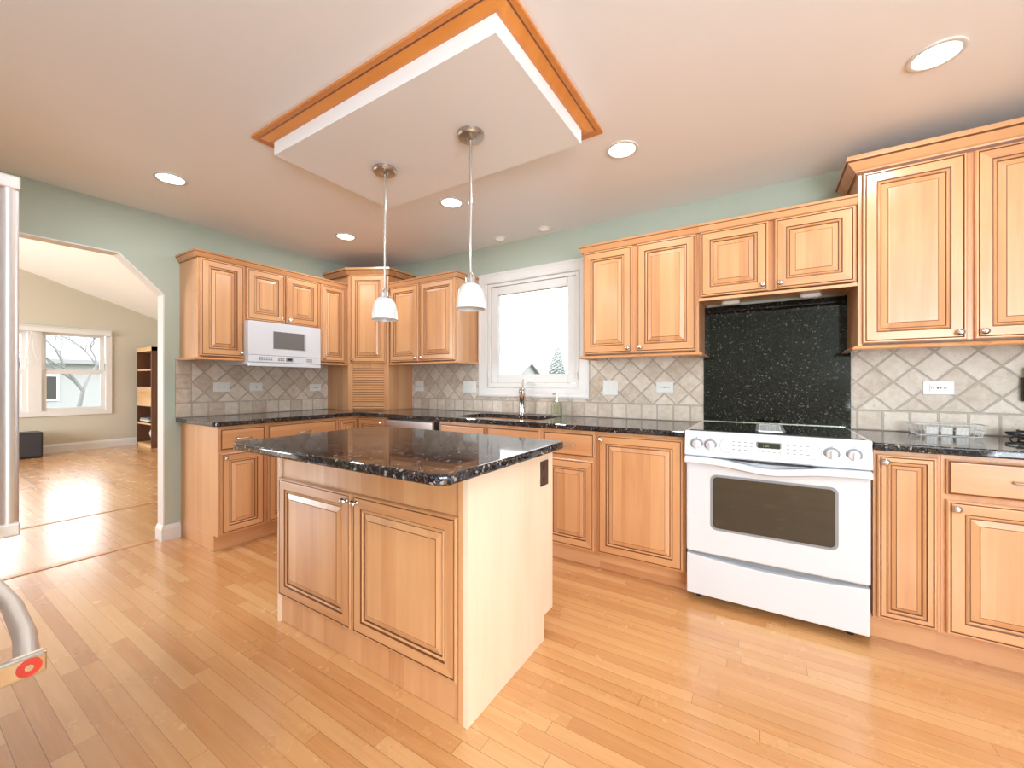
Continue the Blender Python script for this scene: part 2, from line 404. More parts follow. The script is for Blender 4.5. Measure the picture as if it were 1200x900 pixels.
# skirting
SK = [(0, 0), (.014, 0), (.014, .085), (.008, .10), (.004, .11), (0, .115)]
bm = bmesh.new(); sweep(bm, [(T-.005, YJ-.008), (.003, YJ-.008), (.003, -1.750)], SK); struct('baseboard_left', bm, 'white')
bm = bmesh.new(); sweep(bm, [(-6.4, -6.0), (-6.4, .05), (T, .05)], [(o, z*1.25) for o, z in SK]); struct('baseboard_living', bm, 'white')

# dropped ceiling panel over the island with its oak surround
bm = bmesh.new(); box(bm, 1.72, -1.945, 2.33, 3.07, -1.215, H); struct('trim_4', bm, 'ceil')
bm = bmesh.new()
outer = ((1.617, -2.006), (3.137, -1.100)); inner = ((1.72, -1.945), (3.07, -1.215))
def rect(r): return [(r[0][0], r[0][1]), (r[1][0], r[0][1]), (r[1][0], r[1][1]), (r[0][0], r[1][1])]
levels = [(0, H, 0), (0, H-.012, 0), (.30, H-.014, 0), (.36, H-.018, 1), (.42, H-.018, 0), (.80, H-.036, 0), (1.0, H-.036, 0), (1.0, H, 0)]
prev = None
for f, z, mi in levels:
    ring = []
    for a, b in zip(rect(outer), rect(inner)): ring.append(bm.verts.new((a[0]+(b[0]-a[0])*f, a[1]+(b[1]-a[1])*f, z)))
    if prev:
        for k in range(4):
            q = bm.faces.new((prev[k], prev[(k+1) % 4], ring[(k+1) % 4], ring[k])); q.material_index = mi
    prev = ring
struct('trim_5', bm, ['oak', 'glaze'])

# ------------------------------------------------------------------ windows
def frame_rect(bm, x0, z0, x1, z1, w, y0, y1, mi=0):
    box(bm, x0, y0, z0, x0+w, y1, z1, mi); box(bm, x1-w, y0, z0, x1, y1, z1, mi)
    box(bm, x0+w, y0, z0, x1-w, y1, z0+w, mi); box(bm, x0+w, y0, z1-w, x1-w, y1, z1, mi)
win = empty('window_1', (0, 0, 0)); win['kind'] = 'structure'
bm = bmesh.new()
def casing_rings(bm, x0, z0, x1, z1, prof):
    for (i1, y1_), (i2, y2_) in zip(prof, prof[1:]):
        a = [(x0+i1, y1_, z0+i1), (x1-i1, y1_, z0+i1), (x1-i1, y1_, z1-i1), (x0+i1, y1_, z1-i1)]
        b = [(x0+i2, y2_, z0+i2), (x1-i2, y2_, z0+i2), (x1-i2, y2_, z1-i2), (x0+i2, y2_, z1-i2)]
        va = [bm.verts.new(p) for p in a]; vb = [bm.verts.new(p) for p in b]
        for k in range(4): bm.faces.new((va[k], va[(k+1) % 4], vb[(k+1) % 4], vb[k]))
    bmesh.ops.remove_doubles(bm, verts=bm.verts, dist=1e-5)
casing_rings(bm, 1.563, 1.058, 2.645, 2.176, [(0, 0), (0, -.022), (.012, -.026), (.03, -.020), (.078, -.014), (.084, -.018), (.092, -.014), (.092, .05)])
build('casing', bm, 'white', win)
bm = bmesh.new(); frame_rect(bm, 1.655, 1.150, 2.553, 2.084, .03, .0, .09); build('frame', bm, 'white', win, bevel=.003)
bm = bmesh.new(); frame_rect(bm, 1.686, 1.181, 2.522, 2.053, .075, .012, .06); sash = build('sash', bm, 'white', win, bevel=.006)
bm = bmesh.new(); box(bm, 1.755, .034, 1.25, 2.453, .040, 1.985); build('glass_pane', bm, 'glass', win)
bm = bmesh.new(); box(bm, 2.05, -.004, 1.165, 2.17, .012, 1.185); box(bm, 2.06, -.012, 1.180, 2.10, .0, 1.19); tube(bm, [(2.08, -.012, 1.186), (2.12, -.02, 1.190), (2.16, -.018, 1.184)], .005); build('crank_handle', bm, 'plastic', win, bevel=.002)
for xx in (1.672, 2.537):
    bm = bmesh.new(); box(bm, xx-.007, -.012, 1.215, xx+.007, .0, 1.275); tube(bm, [(xx, -.012, 1.245), (xx, -.026, 1.262)], .004, 8); build('latch', bm, 'plastic', win, bevel=.002)

w2 = empty('window_2', (0, 0, 0)); w2['kind'] = 'structure'
X = -6.4
def yzbox(bm, y0, z0, y1, z1, xa, xb, mi=0): box(bm, xa, y0, z0, xb, y1, z1, mi)
def yzframe(bm, y0, z0, y1, z1, w, xa, xb):
    yzbox(bm, y0, z0, y0+w, z1, xa, xb); yzbox(bm, y1-w, z0, y1, z1, xa, xb); yzbox(bm, y0+w, z0, y1-w, z0+w, xa, xb); yzbox(bm, y0+w, z1-w, y1-w, z1, xa, xb)
bm = bmesh.new(); yzframe(bm, -2.68, .62, -.615, 2.14, .085, X, X+.025); yzbox(bm, -1.62, .70, -1.47, 2.06, X-.02, X+.012); build('casing', bm, 'white', w2, bevel=.004)
for (a, b) in ((-1.47, -.70), (-2.60, -1.62)):
    bm = bmesh.new(); yzframe(bm, a+.0, .70, b, 1.40, .06, X-.06, X-.025); build('lower_sash', bm, 'white', w2, bevel=.003)
    bm = bmesh.new(); yzframe(bm, a+.0, 1.36, b, 2.06, .06, X-.1, X-.065); build('upper_sash', bm, 'white', w2, bevel=.003)
    bm = bmesh.new(); yzbox(bm, a+.05, .75, b-.05, 1.36, X-.045, X-.041); yzbox(bm, a+.05, 1.4, b-.05, 2.01, X-.085, X-.081); build('glass_pane', bm, 'glass', w2)
bl = empty('roller_blind', (X+.03, -1.6, 2.03)); tag(bl, 'rolled-up white blind with hanging cord above the living room window', 'blind')
bm = bmesh.new(); box(bm, 0, -1.02, 0, .055, .96, .075); build('head_rail', bm, 'white', bl, bevel=.006)
bm = bmesh.new(); tube(bm, [(.05, .01, .0), (.06, -.035, -.38), (.06, -.05, -.50), (.06, -.02, -.56), (.06, .05, -.56), (.06, .075, -.50), (.05, .03, -.30), (.05, .015, 0)], .005, 6); build('cord', bm, 'white', bl)

# ------------------------------------------------------------------ outdoors
bm = bmesh.new(); box(bm, -60, -40, -.9, 40, 60, -.6); o = struct('ground', bm, 'lawn'); 
def house(name, loc, rot, w, d, h, label):
    e = empty(name, loc, rot); tag(e, label, 'house')
    bm = bmesh.new(); box(bm, -w/2, 0, 0, w/2, d, h); prism(bm, [(0, h), (d, h), (d/2, h+d*.3)], -w/2, w/2, 'x'); build('wall', bm, 'siding', e)
    bm = bmesh.new(); k = h+d*.3
    prism(bm, [(-.5, h-.25), (d/2, k), (d+.5, h-.25), (d+.5, h-.05), (d/2, k+.22), (-.5, h-.05)], -w/2-.4, w/2+.4, 'x'); build('roof', bm, 'roofing', e)
    for i in range(4):
        xx = -w/2+w*(i+.5)/4
        bm = bmesh.new(); box(bm, xx-.55, -.06, .9, xx+.55, .02, 2.2); f = build('window', bm, 'white', e)
        bm = bmesh.new(); box(bm, xx-.45, -.08, 1.0, xx+.45, -.05, 2.1); build('pane', bm, 'slot', f)
house('house', (-26, 3.2, -.6), R(90), 13, 8, 3.0, 'pale single-storey house across the lawn seen through the living room window')
house('house', (-21.3, 30, -.6), R(0), 9, 6.5, 1.75, 'grey-roofed house low in the corner of the window over the sink')
def branches(bm, p, d, L, r, lv, rnd):
    q = p + d*L; tube(bm, [p, p+d*L*.5+Vector((rnd.uniform(-.1, .1), rnd.uniform(-.1, .1), 0))*L, q], [r, r*.85, r*.7], 5)
    if lv == 0: return
    for k in range(rnd.choice((2, 3))):
        dd = (d + Vector((rnd.uniform(-.8, .8), rnd.uniform(-.8, .8), rnd.uniform(-.25, .55)))).normalized()
        branches(bm, q, dd, L*rnd.uniform(.6, .8), r*.6, lv-1, rnd)
def bare_tree(loc, seed, L, label):
    rnd = random.Random(seed); bm = bmesh.new(); branches(bm, Vector((0, 0, 0)), Vector((0, 0, 1)), L, L*.055, 6, rnd)
    tag(build('bare_tree', bm, 'bark', loc=loc), label, 'tree')
bare_tree((-16, .95, -.6), 4, 1.5, 'leafless tree in front of the pale house, seen through the living room window')
bare_tree((-8.0, 24, -.6), 8, 1.25, 'leafless tree left behind the spruce, seen through the window over the sink')
bare_tree((-5.2, 25, -.6), 11, 1.6, 'leafless tree right behind the spruce, seen through the window over the sink')
e = empty('spruce_tree', (-5.78, 17, -.6)); tag(e, 'pointed evergreen spruce seen low in the window over the sink', 'tree'); e.scale = (.8, .8, .82)
bm = bmesh.new(); lathe(bm, [(.16, 0), (.1, 2.6), (.02, 4.9)], 10); build('trunk', bm, 'bark', e)
bm = bmesh.new(); rnd = random.Random(5)
for k in range(420):
    f = k/420; z = .5+4.5*f; rad = (1-f)*1.5+.08; a = k*2.399
    rr = rad*rnd.uniform(.75, 1.1); c, s = math.cos(a), math.sin(a)
    p0 = Vector((0, 0, z+.1)); p1 = Vector((c*rr, s*rr, z-.22*rr)); sd = Vector((-s, c, 0))*(.13+.12*(1-f)); mid = (p0*.4+p1*.6)
    vs = [bm.verts.new(q) for q in (p0, mid+sd, p1, mid-sd)]; vt = bm.verts.new(mid+Vector((0, 0, -.14)))
    bm.faces.new(vs)
    for i in range(4): bm.faces.new((vs[i], vt, vs[(i+1) % 4]))
build('foliage', bm, 'spruce', e)

# ------------------------------------------------------------------ cabinet parts
def door_profile(w, h, t=.02):
    k = min(1.0, min(w, h)/.30)
    s = .052*k if w > .25 else .046*k
    return [(0, 0, 0), (0, -t+.004, 0), (.004, -t, 0), (.009, -t, 0), (.0105, -t+.003, 1), (.014, -t+.0005, 1), (.016, -t, 0),
            (s, -t, 0), (s+.001, -t+.004, 1), (s+.0045, -t+.005, 1), (s+.010, -t+.001, 0), (s+.015, -t+.005, 0),
            (s+.0165, -t+.009, 1), (s+.0195, -t+.009, 1), (s+.028*k+.014, -t+.002, 0), (s+.028*k+.0165, -t+.0005, 1), (s+.028*k+.020, -t+.0005, 0)]
def knob(parent, x, z, y=-.02):
    bm = bmesh.new(); lathe(bm, [(0, y+.001), (.009, y), (.006, y-.004), (.005, y-.012), (.012, y-.017), (.0145, y-.021), (.012, y-.026), (.006, y-.029), (0, y-.0295)], 20, (x, 0, z), 'y', cap=False)
    return build('knob', bm, 'chrome', parent, smooth=True)
def pull(parent, x, z, y=-.018, w=.096):
    bm = bmesh.new()
    pts = [(x-w/2, y, z), (x-w/2, y-.018, z), (x-w*.3, y-.027, z), (x, y-.03, z), (x+w*.3, y-.027, z), (x+w/2, y-.018, z), (x+w/2, y, z)]
    tube(bm, pts, [.006, .005, .0045, .006, .0045, .005, .006], 8)
    return build('pull', bm, 'nickel', parent, smooth=True)
def door(parent, x0, z0, x1, z1, y, kn=None, name='door'):
    w, h = x1-x0, z1-z0; bm = bmesh.new(); rings_panel(bm, w, h, door_profile(w, h), horiz=2)
    d = build(name, bm, ['wood', 'glaze', 'wood_h'], parent, loc=(x0, y, z0))
    if kn:
        kx = {'l': .026, 'r': w-.026}[kn[0]]; kz = {'t': h-.032, 'b': .032}[kn[1]]; knob(d, kx, kz)
    return d
def drawer(parent, x0, z0, x1, z1, y, pl=True):
    w, h = x1-x0, z1-z0; bm = bmesh.new(); t = .02
    rings_panel(bm, w, h, [(0, 0, 0), (0, -t+.007, 0), (.004, -t+.004, 0), (.0075, -t+.0035, 1), (.011, -t+.0005, 1), (.014, -t, 0)])
    d = build('drawer', bm, ['wood_h', 'glaze'], parent, loc=(x0, y, z0))
    if pl: pull(d, w/2, h/2)
    return d
UD, UB, UT = .315, 1.372, 2.125
CR_S = [(0, 2.10), (.006, 2.10), (.006, 2.105), (.010, 2.108), (.014, 2.116), (.024, 2.136), (.026, 2.141), (.031, 2.152), (0, 2.152)]
CR_M = [0, 1, 0, 0, 0, 1, 0, 0, 0]
BT = [(0, 1.352), (.022, 1.352), (.026, 1.358), (.018, 1.366), (.010, 1.372), (0, 1.374)]
def crown(parent, path, prof=CR_S, name='crown_moulding'):
    bm = bmesh.new(); sweep(bm, path, prof, CR_M if len(prof) == 9 else None); return build(name, bm, ['wood_h', 'glaze'], parent)
def upper(name, loc, rot, w, z0, z1, doors, label, crownp, railp, depth=UD, crprof=CR_S, side=None):
    e = empty(name, (loc[0], loc[1], z0), rot); tag(e, label, 'cabinet')
    inv = -z0
    bm = bmesh.new(); t = .018; D = depth
    # carcass: box shell with a recessed underside and a face frame
    box(bm, 0, -D, .0, t, -.001, z1-z0); box(bm, w-t, -D, 0, w, -.001, z1-z0); box(bm, t, -D, .012, w-t, -.001, .03); box(bm, t, -D, z1-z0-t, w-t, -.001, z1-z0)
    box(bm, t, -.010, .03, w-t, -.001, z1-z0-t); box(bm, t, -D, .03, w-t, -D+.02, z1-z0-t)
    build('body', bm, 'wood', e, bevel=.0012)
    for (a, b, kn) in doors: door(e, a, .012, b, z1-z0-.026, -D, kn)
    if crownp:
        c = crown(e, crownp, [(o, z-z0) for o, z in crprof])
    if railp:
        bm = bmesh.new(); sweep(bm, railp, [(o, z-z0) for o, z in BT]); build('light_rail', bm, 'wood_h', e)
    return e
PI2 = R(90)
# travel so that "right" is outward: from the wall out on the left side, along the face, back on the right
def cpath(w, D=UD, left=True, right=True):
    p = [(0, -D), (w, -D)]
    if left: p = [(0, 0)] + p
    if right: p = p + [(w, 0)]
    return p
# -- left wall (local x = +y of the room)
yA, yB, yC, yD = -1.754, -1.436, -.812, -.520
upper('wall_cabinet', (0, yA, 0), PI2, yB-yA, UB, UT, [(.012, .306, 'rb')], 'maple wall cabinet with one door, left of the white microwave', cpath(yB-yA, right=False), cpath(yB-yA, right=False))
upper('wall_cabinet', (0, yB, 0), PI2, yC-yB, 1.678, UT, [(.008, .304, 'rb'), (.318, .616, 'lb')], 'short two-door maple wall cabinet directly above the white microwave', [(0, -UD), (yC-yB, -UD)], None)
upper('wall_cabinet', (0, yC, 0), PI2, yD-yC, UB, UT, [(.016, .272, 'lb')], 'narrow one-door maple wall cabinet right of the microwave, against the corner cabinet', [(0, -UD), (yD-yC, -UD)], [(0, -UD), (yD-yC, -UD)])
# -- back wall left of the window
upper('wall_cabinet', (.715, 0, 0), 0, .833, UB, UT, [(.012, .385, 'rb'), (.412, .822, 'lb')], 'two-door maple wall cabinet between the corner cabinet and the window over the sink', cpath(.833, left=False), cpath(.833, left=False))
# -- back wall right of the window
upper('wall_cabinet', (2.716, 0, 0), 0, .757, UB, UT, [(.010, .352, 'rb'), (.382, .744, 'lb')], 'two-door maple wall cabinet right of the window, left of the range', cpath(.757, right=False), [(0, 0), (0, -UD), (.757, -UD), (.757, -.02)])
ov = upper('wall_cabinet', (3.474, 0, 0), 0, .750, 1.695, UT, [(.010, .362, 'rb'), (.392, .742, 'lb')], 'short two-door maple wall cabinet above the black granite panel and range', [(0, -UD), (.75, -UD)], None)
bm = bmesh.new(); sweep(bm, [(0, -UD), (.75, -UD)], [(0, -.012), (.012, -.012), (.012, .004), (0, .006)]); build('light_rail', bm, 'wood_h', ov)
CR_T = [(0, 2.250), (.006, 2.250), (.010, 2.262), (.013, 2.268), (.020, 2.274), (.045, 2.305), (.052, 2.312), (.052, 2.335), (0, 2.335)]
TD = .33
upper('tall_wall_cabinet', (4.225, 0, 0), 0, .80, UB, 2.272, [(.018, .386, 'rb'), (.412, .782, 'lb')], 'taller two-door maple wall cabinet at the right end with a heavy crown', cpath(.80, TD), cpath(.80, TD), depth=TD, crprof=CR_T)
# -- corner cabinet: angled front, roll-up garage below, standing on the counter
cc = empty('corner_cabinet', (0, 0, .915)); tag(cc, 'tall angled maple corner cabinet with roll-up slatted garage standing on the counter', 'cabinet')
z_ = lambda z: z-.915
A_, B_ = Vector((.352, -.517)), Vector((.703, -.318))
foot = [(0.002, -.002), (0.002, -.517), (.352, -.517), (.703, -.318), (.703, -.002)]
bm = bmesh.new(); prism(bm, foot, 0, z_(2.262), 'z'); build('body', bm, 'wood', cc, bevel=.0012)
d = (B_-A_); Lg = d.length; ang = math.atan2(d.y, d.x)
fr = empty('front_frame', (A_.x, A_.y, 0), ang, cc)
bm = bmesh.new()
box(bm, 0, -.018, 0, .045, 0, z_(2.262)); box(bm, Lg-.045, -.018, 0, Lg, 0, z_(2.262)); box(bm, .045, -.018, z_(1.325), Lg-.045, 0, z_(1.385)); box(bm, .045, -.018, z_(2.20), Lg-.045, 0, z_(2.262))
build('face_frame', bm, 'wood', fr, bevel=.0012)
dd = door(fr, .026, z_(1.378), Lg-.026, z_(2.232), -.018, 'lb')
bm = bmesh.new(); n_ = 17; zz0, zz1 = .012, z_(1.325)
prof = [(-.001, zz0), (-.001, zz1)]
pts = []
for k in range(n_):
    a = zz0+(zz1-zz0)*k/n_; s_ = (zz1-zz0)/n_
    pts += [(-.004, a), (-.013, a+s_*.14), (-.0145, a+s_*.5), (-.013, a+s_*.86), (-.004, a+s_*.999)]
prism(bm, [(-.0005, zz0)] + pts + [(-.0005, zz1)], .046, Lg-.046, 'x')

for k in range(1, n_): box(bm, .047, -.0115, zz0+(zz1-zz0)*k/n_-.0035, Lg-.047, -.0045, zz0+(zz1-zz0)*k/n_+.0035, 1)
build('tambour_door', bm, ['wood_h', 'glaze'], fr); promote(fr)
CR_K = [(0, 2.225), (.006, 2.225), (.010, 2.235), (.013, 2.240), (.020, 2.246), (.045, 2.272), (.052, 2.278), (.052, 2.298), (0, 2.298)]
crown(cc, [(0.0, -.517), (.352+.010, -.517-.012), (.703+.004, -.318-.018), (.703, 0)], [(o, z_(z)) for o, z in CR_K])

# -- base cabinets
TK, TKY, BH, BD = .114, -.552, .879, .61
def base(name, loc, rot, w, fronts, label, side_l=False, side_r=False, toe=None):
    e = empty(name, (loc[0], loc[1], 0), rot); tag(e, label, 'cabinet')
    bm = bmesh.new(); box(bm, 0, -BD, TK, w, -.003, BH)
    if not toe: box(bm, 0, TKY+.018, 0.001, w, -.003, TK)
    build('body', bm, 'wood', e, bevel=.0012)
    if toe is None or toe:
        bm = bmesh.new(); box(bm, 0.0, TKY, .001, w, TKY+.017, TK-.001); build('toe_kick', bm, 'wood_h', e)
    for f in fronts:
        if f[0] == 'door': door(e, *f[1:5], -BD, f[5])
        else: drawer(e, *f[1:5], -BD, f[5])
    return e
base('base_cabinet', (0, -1.747, 0), PI2, .317, [('drawer', .010, .712, .306, .860, True), ('door', .014, .128, .304, .690, 'lt')], 'maple base cabinet with one drawer and door at the left end of the left run')
base('base_cabinet', (0, -1.430, 0), PI2, .600, [('drawer', .010, .712, .585, .860, True), ('door', .010, .128, .292, .690, 'rt'), ('door', .304, .128, .588, .690, 'lt')], 'maple base cabinet with one wide drawer, second from the left on the left run')
# corner: two doors that meet in the inner corner
e = empty('corner_base_cabinet', (0, 0, 0)); tag(e, 'maple corner base cabinet under the inner corner of the countertop, beside the dishwasher', 'cabinet')
bm = bmesh.new(); prism(bm, [(.003, -.003), (.003, -.830), (.61, -.830), (.61, -.61), (1.0, -.61), (1.0, -.003)], TK, BH, 'z'); prism(bm, [(.003, -.003), (.003, -.830), (.535, -.830), (.535, -.535), (1.0, -.535), (1.0, -.003)], .001, TK, 'z'); build('body', bm, 'wood', e, bevel=.0012)
sub = empty('left_leaf', (.61, -.828, 0), PI2, e); door(sub, .012, .128, .196, .862, 0, None); promote(sub)
sub2 = empty('right_leaf', (.632, -.61, 0), 0, e); door(sub2, .004, .128, .356, .862, 0, 'rt'); promote(sub2)
bm = bmesh.new(); box(bm, .535, -.552, .001, 1.0, -.536, TK-.001); build('toe_kick', bm, 'wood_h', e)
# dishwasher
e = empty('dishwasher', (1.003, 0, 0)); tag(e, 'stainless steel dishwasher under the counter between corner and sink cabinets', 'dishwasher')
bm = bmesh.new(); box(bm, .004, -.585, .10, .60, -.02, .872); box(bm, .02, -.52, .001, .58, -.05, .10); build('body', bm, 'black', e)
bm = bmesh.new(); box(bm, .012, -.632, .115, .562, -.585, .866); build('door_panel', bm, 'dwsteel', e, bevel=.006)
bm = bmesh.new(); tube(bm, [(.06, -.630, .735), (.06, -.665, .735), (.50, -.665, .735), (.50, -.630, .735)], .011, 12); build('handle', bm, 'steel', e, smooth=True)
bm = bmesh.new(); box(bm, .562, -.628, .115, .572, -.59, .866); build('edge_strip', bm, 'chrome', e)
base('sink_base_cabinet', (1.620, 0, 0), 0, .925, [('drawer', .020, .712, .455, .860, False), ('drawer', .475, .712, .908, .860, False), ('door', .020, .128, .455, .690, 'rt'), ('door', .475, .128, .908, .690, 'lt')], 'maple sink cabinet with two false drawer fronts below the black sink')
base('base_cabinet', (2.545, 0, 0), 0, .380, [('drawer', .016, .712, .368, .860, True), ('door', .016, .128, .368, .690, 'lt')], 'maple base cabinet with one drawer above one door, right of the sink cabinet')
base('base_cabinet', (2.925, 0, 0), 0, .520, [('door', .012, .128, .506, .862, 'lt')], 'maple base cabinet with a single full-height door, left of the white range')
base('base_cabinet', (4.236, 0, 0), 0, .219, [('door', .012, .128, .205, .862, 'lt')], 'narrow maple base cabinet with one slim door, right of the white range')
base('base_cabinet', (4.455, 0, 0), 0, .500, [('drawer', .014, .712, .486, .860, True), ('door', .014, .128, .486, .690, 'lt')], 'maple base cabinet with drawer and door at the right edge of the picture')
base('base_cabinet', (4.955, 0, 0), 0, .46, [('drawer', .014, .712, .446, .860, True), ('door', .014, .128, .446, .690, 'lt')], 'maple base cabinet at the far right end, beyond the picture edge')

# -- countertops
def slab(name, xs, ys, keep, z0, z1, m, bevel=.007, seg=3, **kw):
    bm = bmesh.new(); V = {}
    def v(i, j, z):
        k = (i, j, z)
        if k not in V: V[k] = bm.verts.new((xs[i], ys[j], z))
        return V[k]
    cells = {(i, j) for i in range(len(xs)-1) for j in range(len(ys)-1) if keep(.5*(xs[i]+xs[i+1]), .5*(ys[j]+ys[j+1]))}
    for i, j in cells:
        bm.faces.new((v(i, j, z1), v(i+1, j, z1), v(i+1, j+1, z1), v(i, j+1, z1)))
        bm.faces.new((v(i, j, z0), v(i, j+1, z0), v(i+1, j+1, z0), v(i+1, j, z0)))
        for (di, dj, a, b) in ((0, -1, (i, j), (i+1, j)), (1, 0, (i+1, j), (i+1, j+1)), (0, 1, (i+1, j+1), (i, j+1)), (-1, 0, (i, j+1), (i, j))):
            if (i+di, j+dj) not in cells: bm.faces.new((v(*a, z0), v(*b, z0), v(*b, z1), v(*a, z1)))
    return bm
def round_corner(bm, pts, r, seg=6):
    es = [e for e in bm.edges if abs(e.verts[0].co.z-e.verts[1].co.z) > .01 and any((e.verts[0].co.xy-Vector(p)).length < 1e-3 for p in pts)]
    bmesh.ops.bevel(bm, geom=es, offset=r, segments=seg, affect='EDGES', profile=.5)
SX0, SX1, SY0, SY1 = 1.70, 2.45, -.53, -.13
bm = slab('c', [0.002, .646, SX0, SX1, 3.444], [-1.782, -.646, SY0, SY1, -.002], lambda x, y: (x < .646 or y > -.646) and not (SX0 < x < SX1 and SY0 < y < SY1), .88, .914, None)
round_corner(bm, [(.646, -1.782)], .02); round_corner(bm, [(SX0, SY0), (SX1, SY0), (SX0, SY1), (SX1, SY1)], .06)
round_corner(bm, [(.646, -.646)], .05)
tag(build('countertop', bm, 'granite', bevel=.008, seg=3), 'L-shaped dark speckled granite countertop running from the left wall to the range', 'countertop')
bm = slab('c', [4.234, 5.44], [-.646, -.002], lambda x, y: True, .88, .914, None)
tag(build('countertop', bm, 'granite', bevel=.008, seg=3), 'dark speckled granite countertop right of the white range', 'countertop')
# sink bowl
e = empty('kitchen_sink', (0, 0, .70)); tag(e, 'black undermount sink set in the counter below the window', 'sink')
bm = bmesh.new(); t = .012
box(bm, SX0-.01, SY0-.012, -.005, SX1+.01, SY1+.01, .005)
box(bm, SX0-.014, SY0-.014, 0, SX0-.001, SY1+.014, .178); box(bm, SX1+.001, SY0-.014, 0, SX1+.014, SY1+.014, .178); box(bm, SX0-.001, SY0-.014, 0, SX1+.001, SY0-.001, .178); box(bm, SX0-.001, SY1+.001, 0, SX1+.001, SY1+.014, .178)
build('bowl', bm, 'sink', e)
bm = bmesh.new(); lathe(bm, [(0, .008), (.04, .008), (.045, .0055)], 24, (2.07, -.33, 0)); build('drain', bm, 'chrome', e)
# faucet
e = empty('faucet', (2.075, -.085, .914)); tag(e, 'tall chrome faucet behind the sink in front of the window', 'faucet'); e.rotation_euler.z = R(28)
bm = bmesh.new(); lathe(bm, [(0, 0), (.034, 0), (.034, .006), (.029, .012), (.027, .03), (.026, .17), (.029, .176), (.030, .205), (.022, .222), (0, .226)], 24, cap=False); build('body', bm, 'chrome', e, smooth=True)
bm = bmesh.new(); tube(bm, [(0, -.01, .185), (.0, -.05, .196), (.0, -.10, .186), (.0, -.13, .165)], [.017, .016, .015, .017], 14); build('spout', bm, 'chrome', e, smooth=True)
bm = bmesh.new(); tube(bm, [(0, 0, .222), (.004, .012, .262), (.006, .02, .30)], [.010, .007, .006], 10); build('lever', bm, 'nickel', e, smooth=True)
# soap
e = empty('soap_dispenser', (2.40, -.085, .915)); tag(e, 'pale green square soap bottle with a silver pump right of the faucet', 'soap dispenser')
bm = bmesh.new(); box(bm, -.036, -.03, 0, .036, .03, .115); build('bottle', bm, 'soap', e, bevel=.008, seg=3)
bm = bmesh.new(); lathe(bm, [(.017, .115), (.017, .132), (.009, .136), (.009, .168), (.012, .170), (.012, .186), (0, .188)], 16); tube(bm, [(0, 0, .178), (-.028, -.01, .178), (-.034, -.012, .172)], .005, 8); build('pump', bm, 'chrome', e, smooth=True)

# -- backsplash
def splash(name, loc, rot, x0, x1, z0, z1, m, label, cut=None):
    bm = bmesh.new()
    if cut:
        box(bm, x0, -.012, z0, cut[0], -.001, z1); box(bm, cut[1], -.012, z0, x1, -.001, z1); box(bm, cut[0], -.012, z0, cut[1], -.001, cut[2])
    else: box(bm, x0, -.012, z0, x1, -.001, z1)
    return tag(build(name, bm, m, loc=loc, rot=rot), label, 'backsplash')
splash('tile_backsplash', (0, -1.783, 0), PI2, .0, 1.265, .915, UB, 'tile_left', 'tumbled stone tile backsplash on the left wall under the microwave')
splash('tile_backsplash', (0, 0, 0), 0, .704, 3.465, .915, UB, 'tile_back', 'tumbled stone diamond tile backsplash around the window and left of the range', cut=(1.562, 2.646, 1.057))
splash('tile_backsplash', (0, 0, 0), 0, 4.242, 5.44, .915, UB, 'tile_back', 'tumbled stone diamond tile backsplash right of the range')
bm = bmesh.new(); box(bm, 3.466, -.022, .915, 4.240, -.002, 1.690); tag(build('granite_panel', bm, 'splashgranite', bevel=.002), 'polished black speckled granite panel on the wall behind the range', 'backsplash')

# -- island
isl = empty('kitchen_island', (0, 0, 0)); tag(isl, 'maple kitchen island with two doors in the middle of the floor', 'island')
IX0, IX1, IY0, IY1 = 1.765, 2.958, -1.940, -1.300
bm = bmesh.new(); box(bm, IX0+.018, IY0, .001, IX1-.018, IY1-.085, .879); box(bm, IX0+.018, IY1-.085, .114, IX1-.018, IY1, .879); build('body', bm, 'wood', isl, bevel=.001)
for xa, xb, nm in ((IX1-.018, IX1, 'side_panel'), (IX0, IX0+.018, 'side_panel')):
    bm = bmesh.new(); box(bm, xa, IY0-.012, .001, xb, IY1-.085, .879); box(bm, xa, IY1-.085, .114, xb, IY1, .879); build(nm, bm, 'panel', isl)
bm = bmesh.new(); box(bm, IX1-.040, IY0-.012, .001, IX1-.0185, IY0, .879); build('corner_stile', bm, 'wood', isl, bevel=.001)
door(isl, 1.782, .140, 2.340, .716, IY0, 'rt'); door(isl, 2.352, .140, 2.914, .716, IY0, 'lt')
bm = bmesh.new(); box(bm, IX1, -1.425, .712, IX1+.005, -1.352, .826); ob = build('outlet', bm, 'brown', isl, bevel=.002)
for zc in (.744, .794):
    bm = bmesh.new(); lathe(bm, [(.0165, 0), (.0165, .003)], 20, (IX1+.005, -1.3885, zc), 'x'); box(bm, IX1+.008, -1.396, zc-.004, IX1+.0087, -1.394, zc+.006, 1); box(bm, IX1+.008, -1.383, zc-.004, IX1+.0087, -1.381, zc+.006, 1); build('socket', bm, ['brown', 'slot'], ob)
bm = slab('c', [1.760, 3.040], [-2.165, -1.320+.0], lambda x, y: True, .88, .914, None)
round_corner(bm, [(1.760, -2.165), (3.040, -2.165), (3.040, -1.320), (1.760, -1.320)], .045)
tag(build('island_countertop', bm, 'granite', bevel=.010, seg=4), 'polished dark granite slab on the maple island', 'countertop')

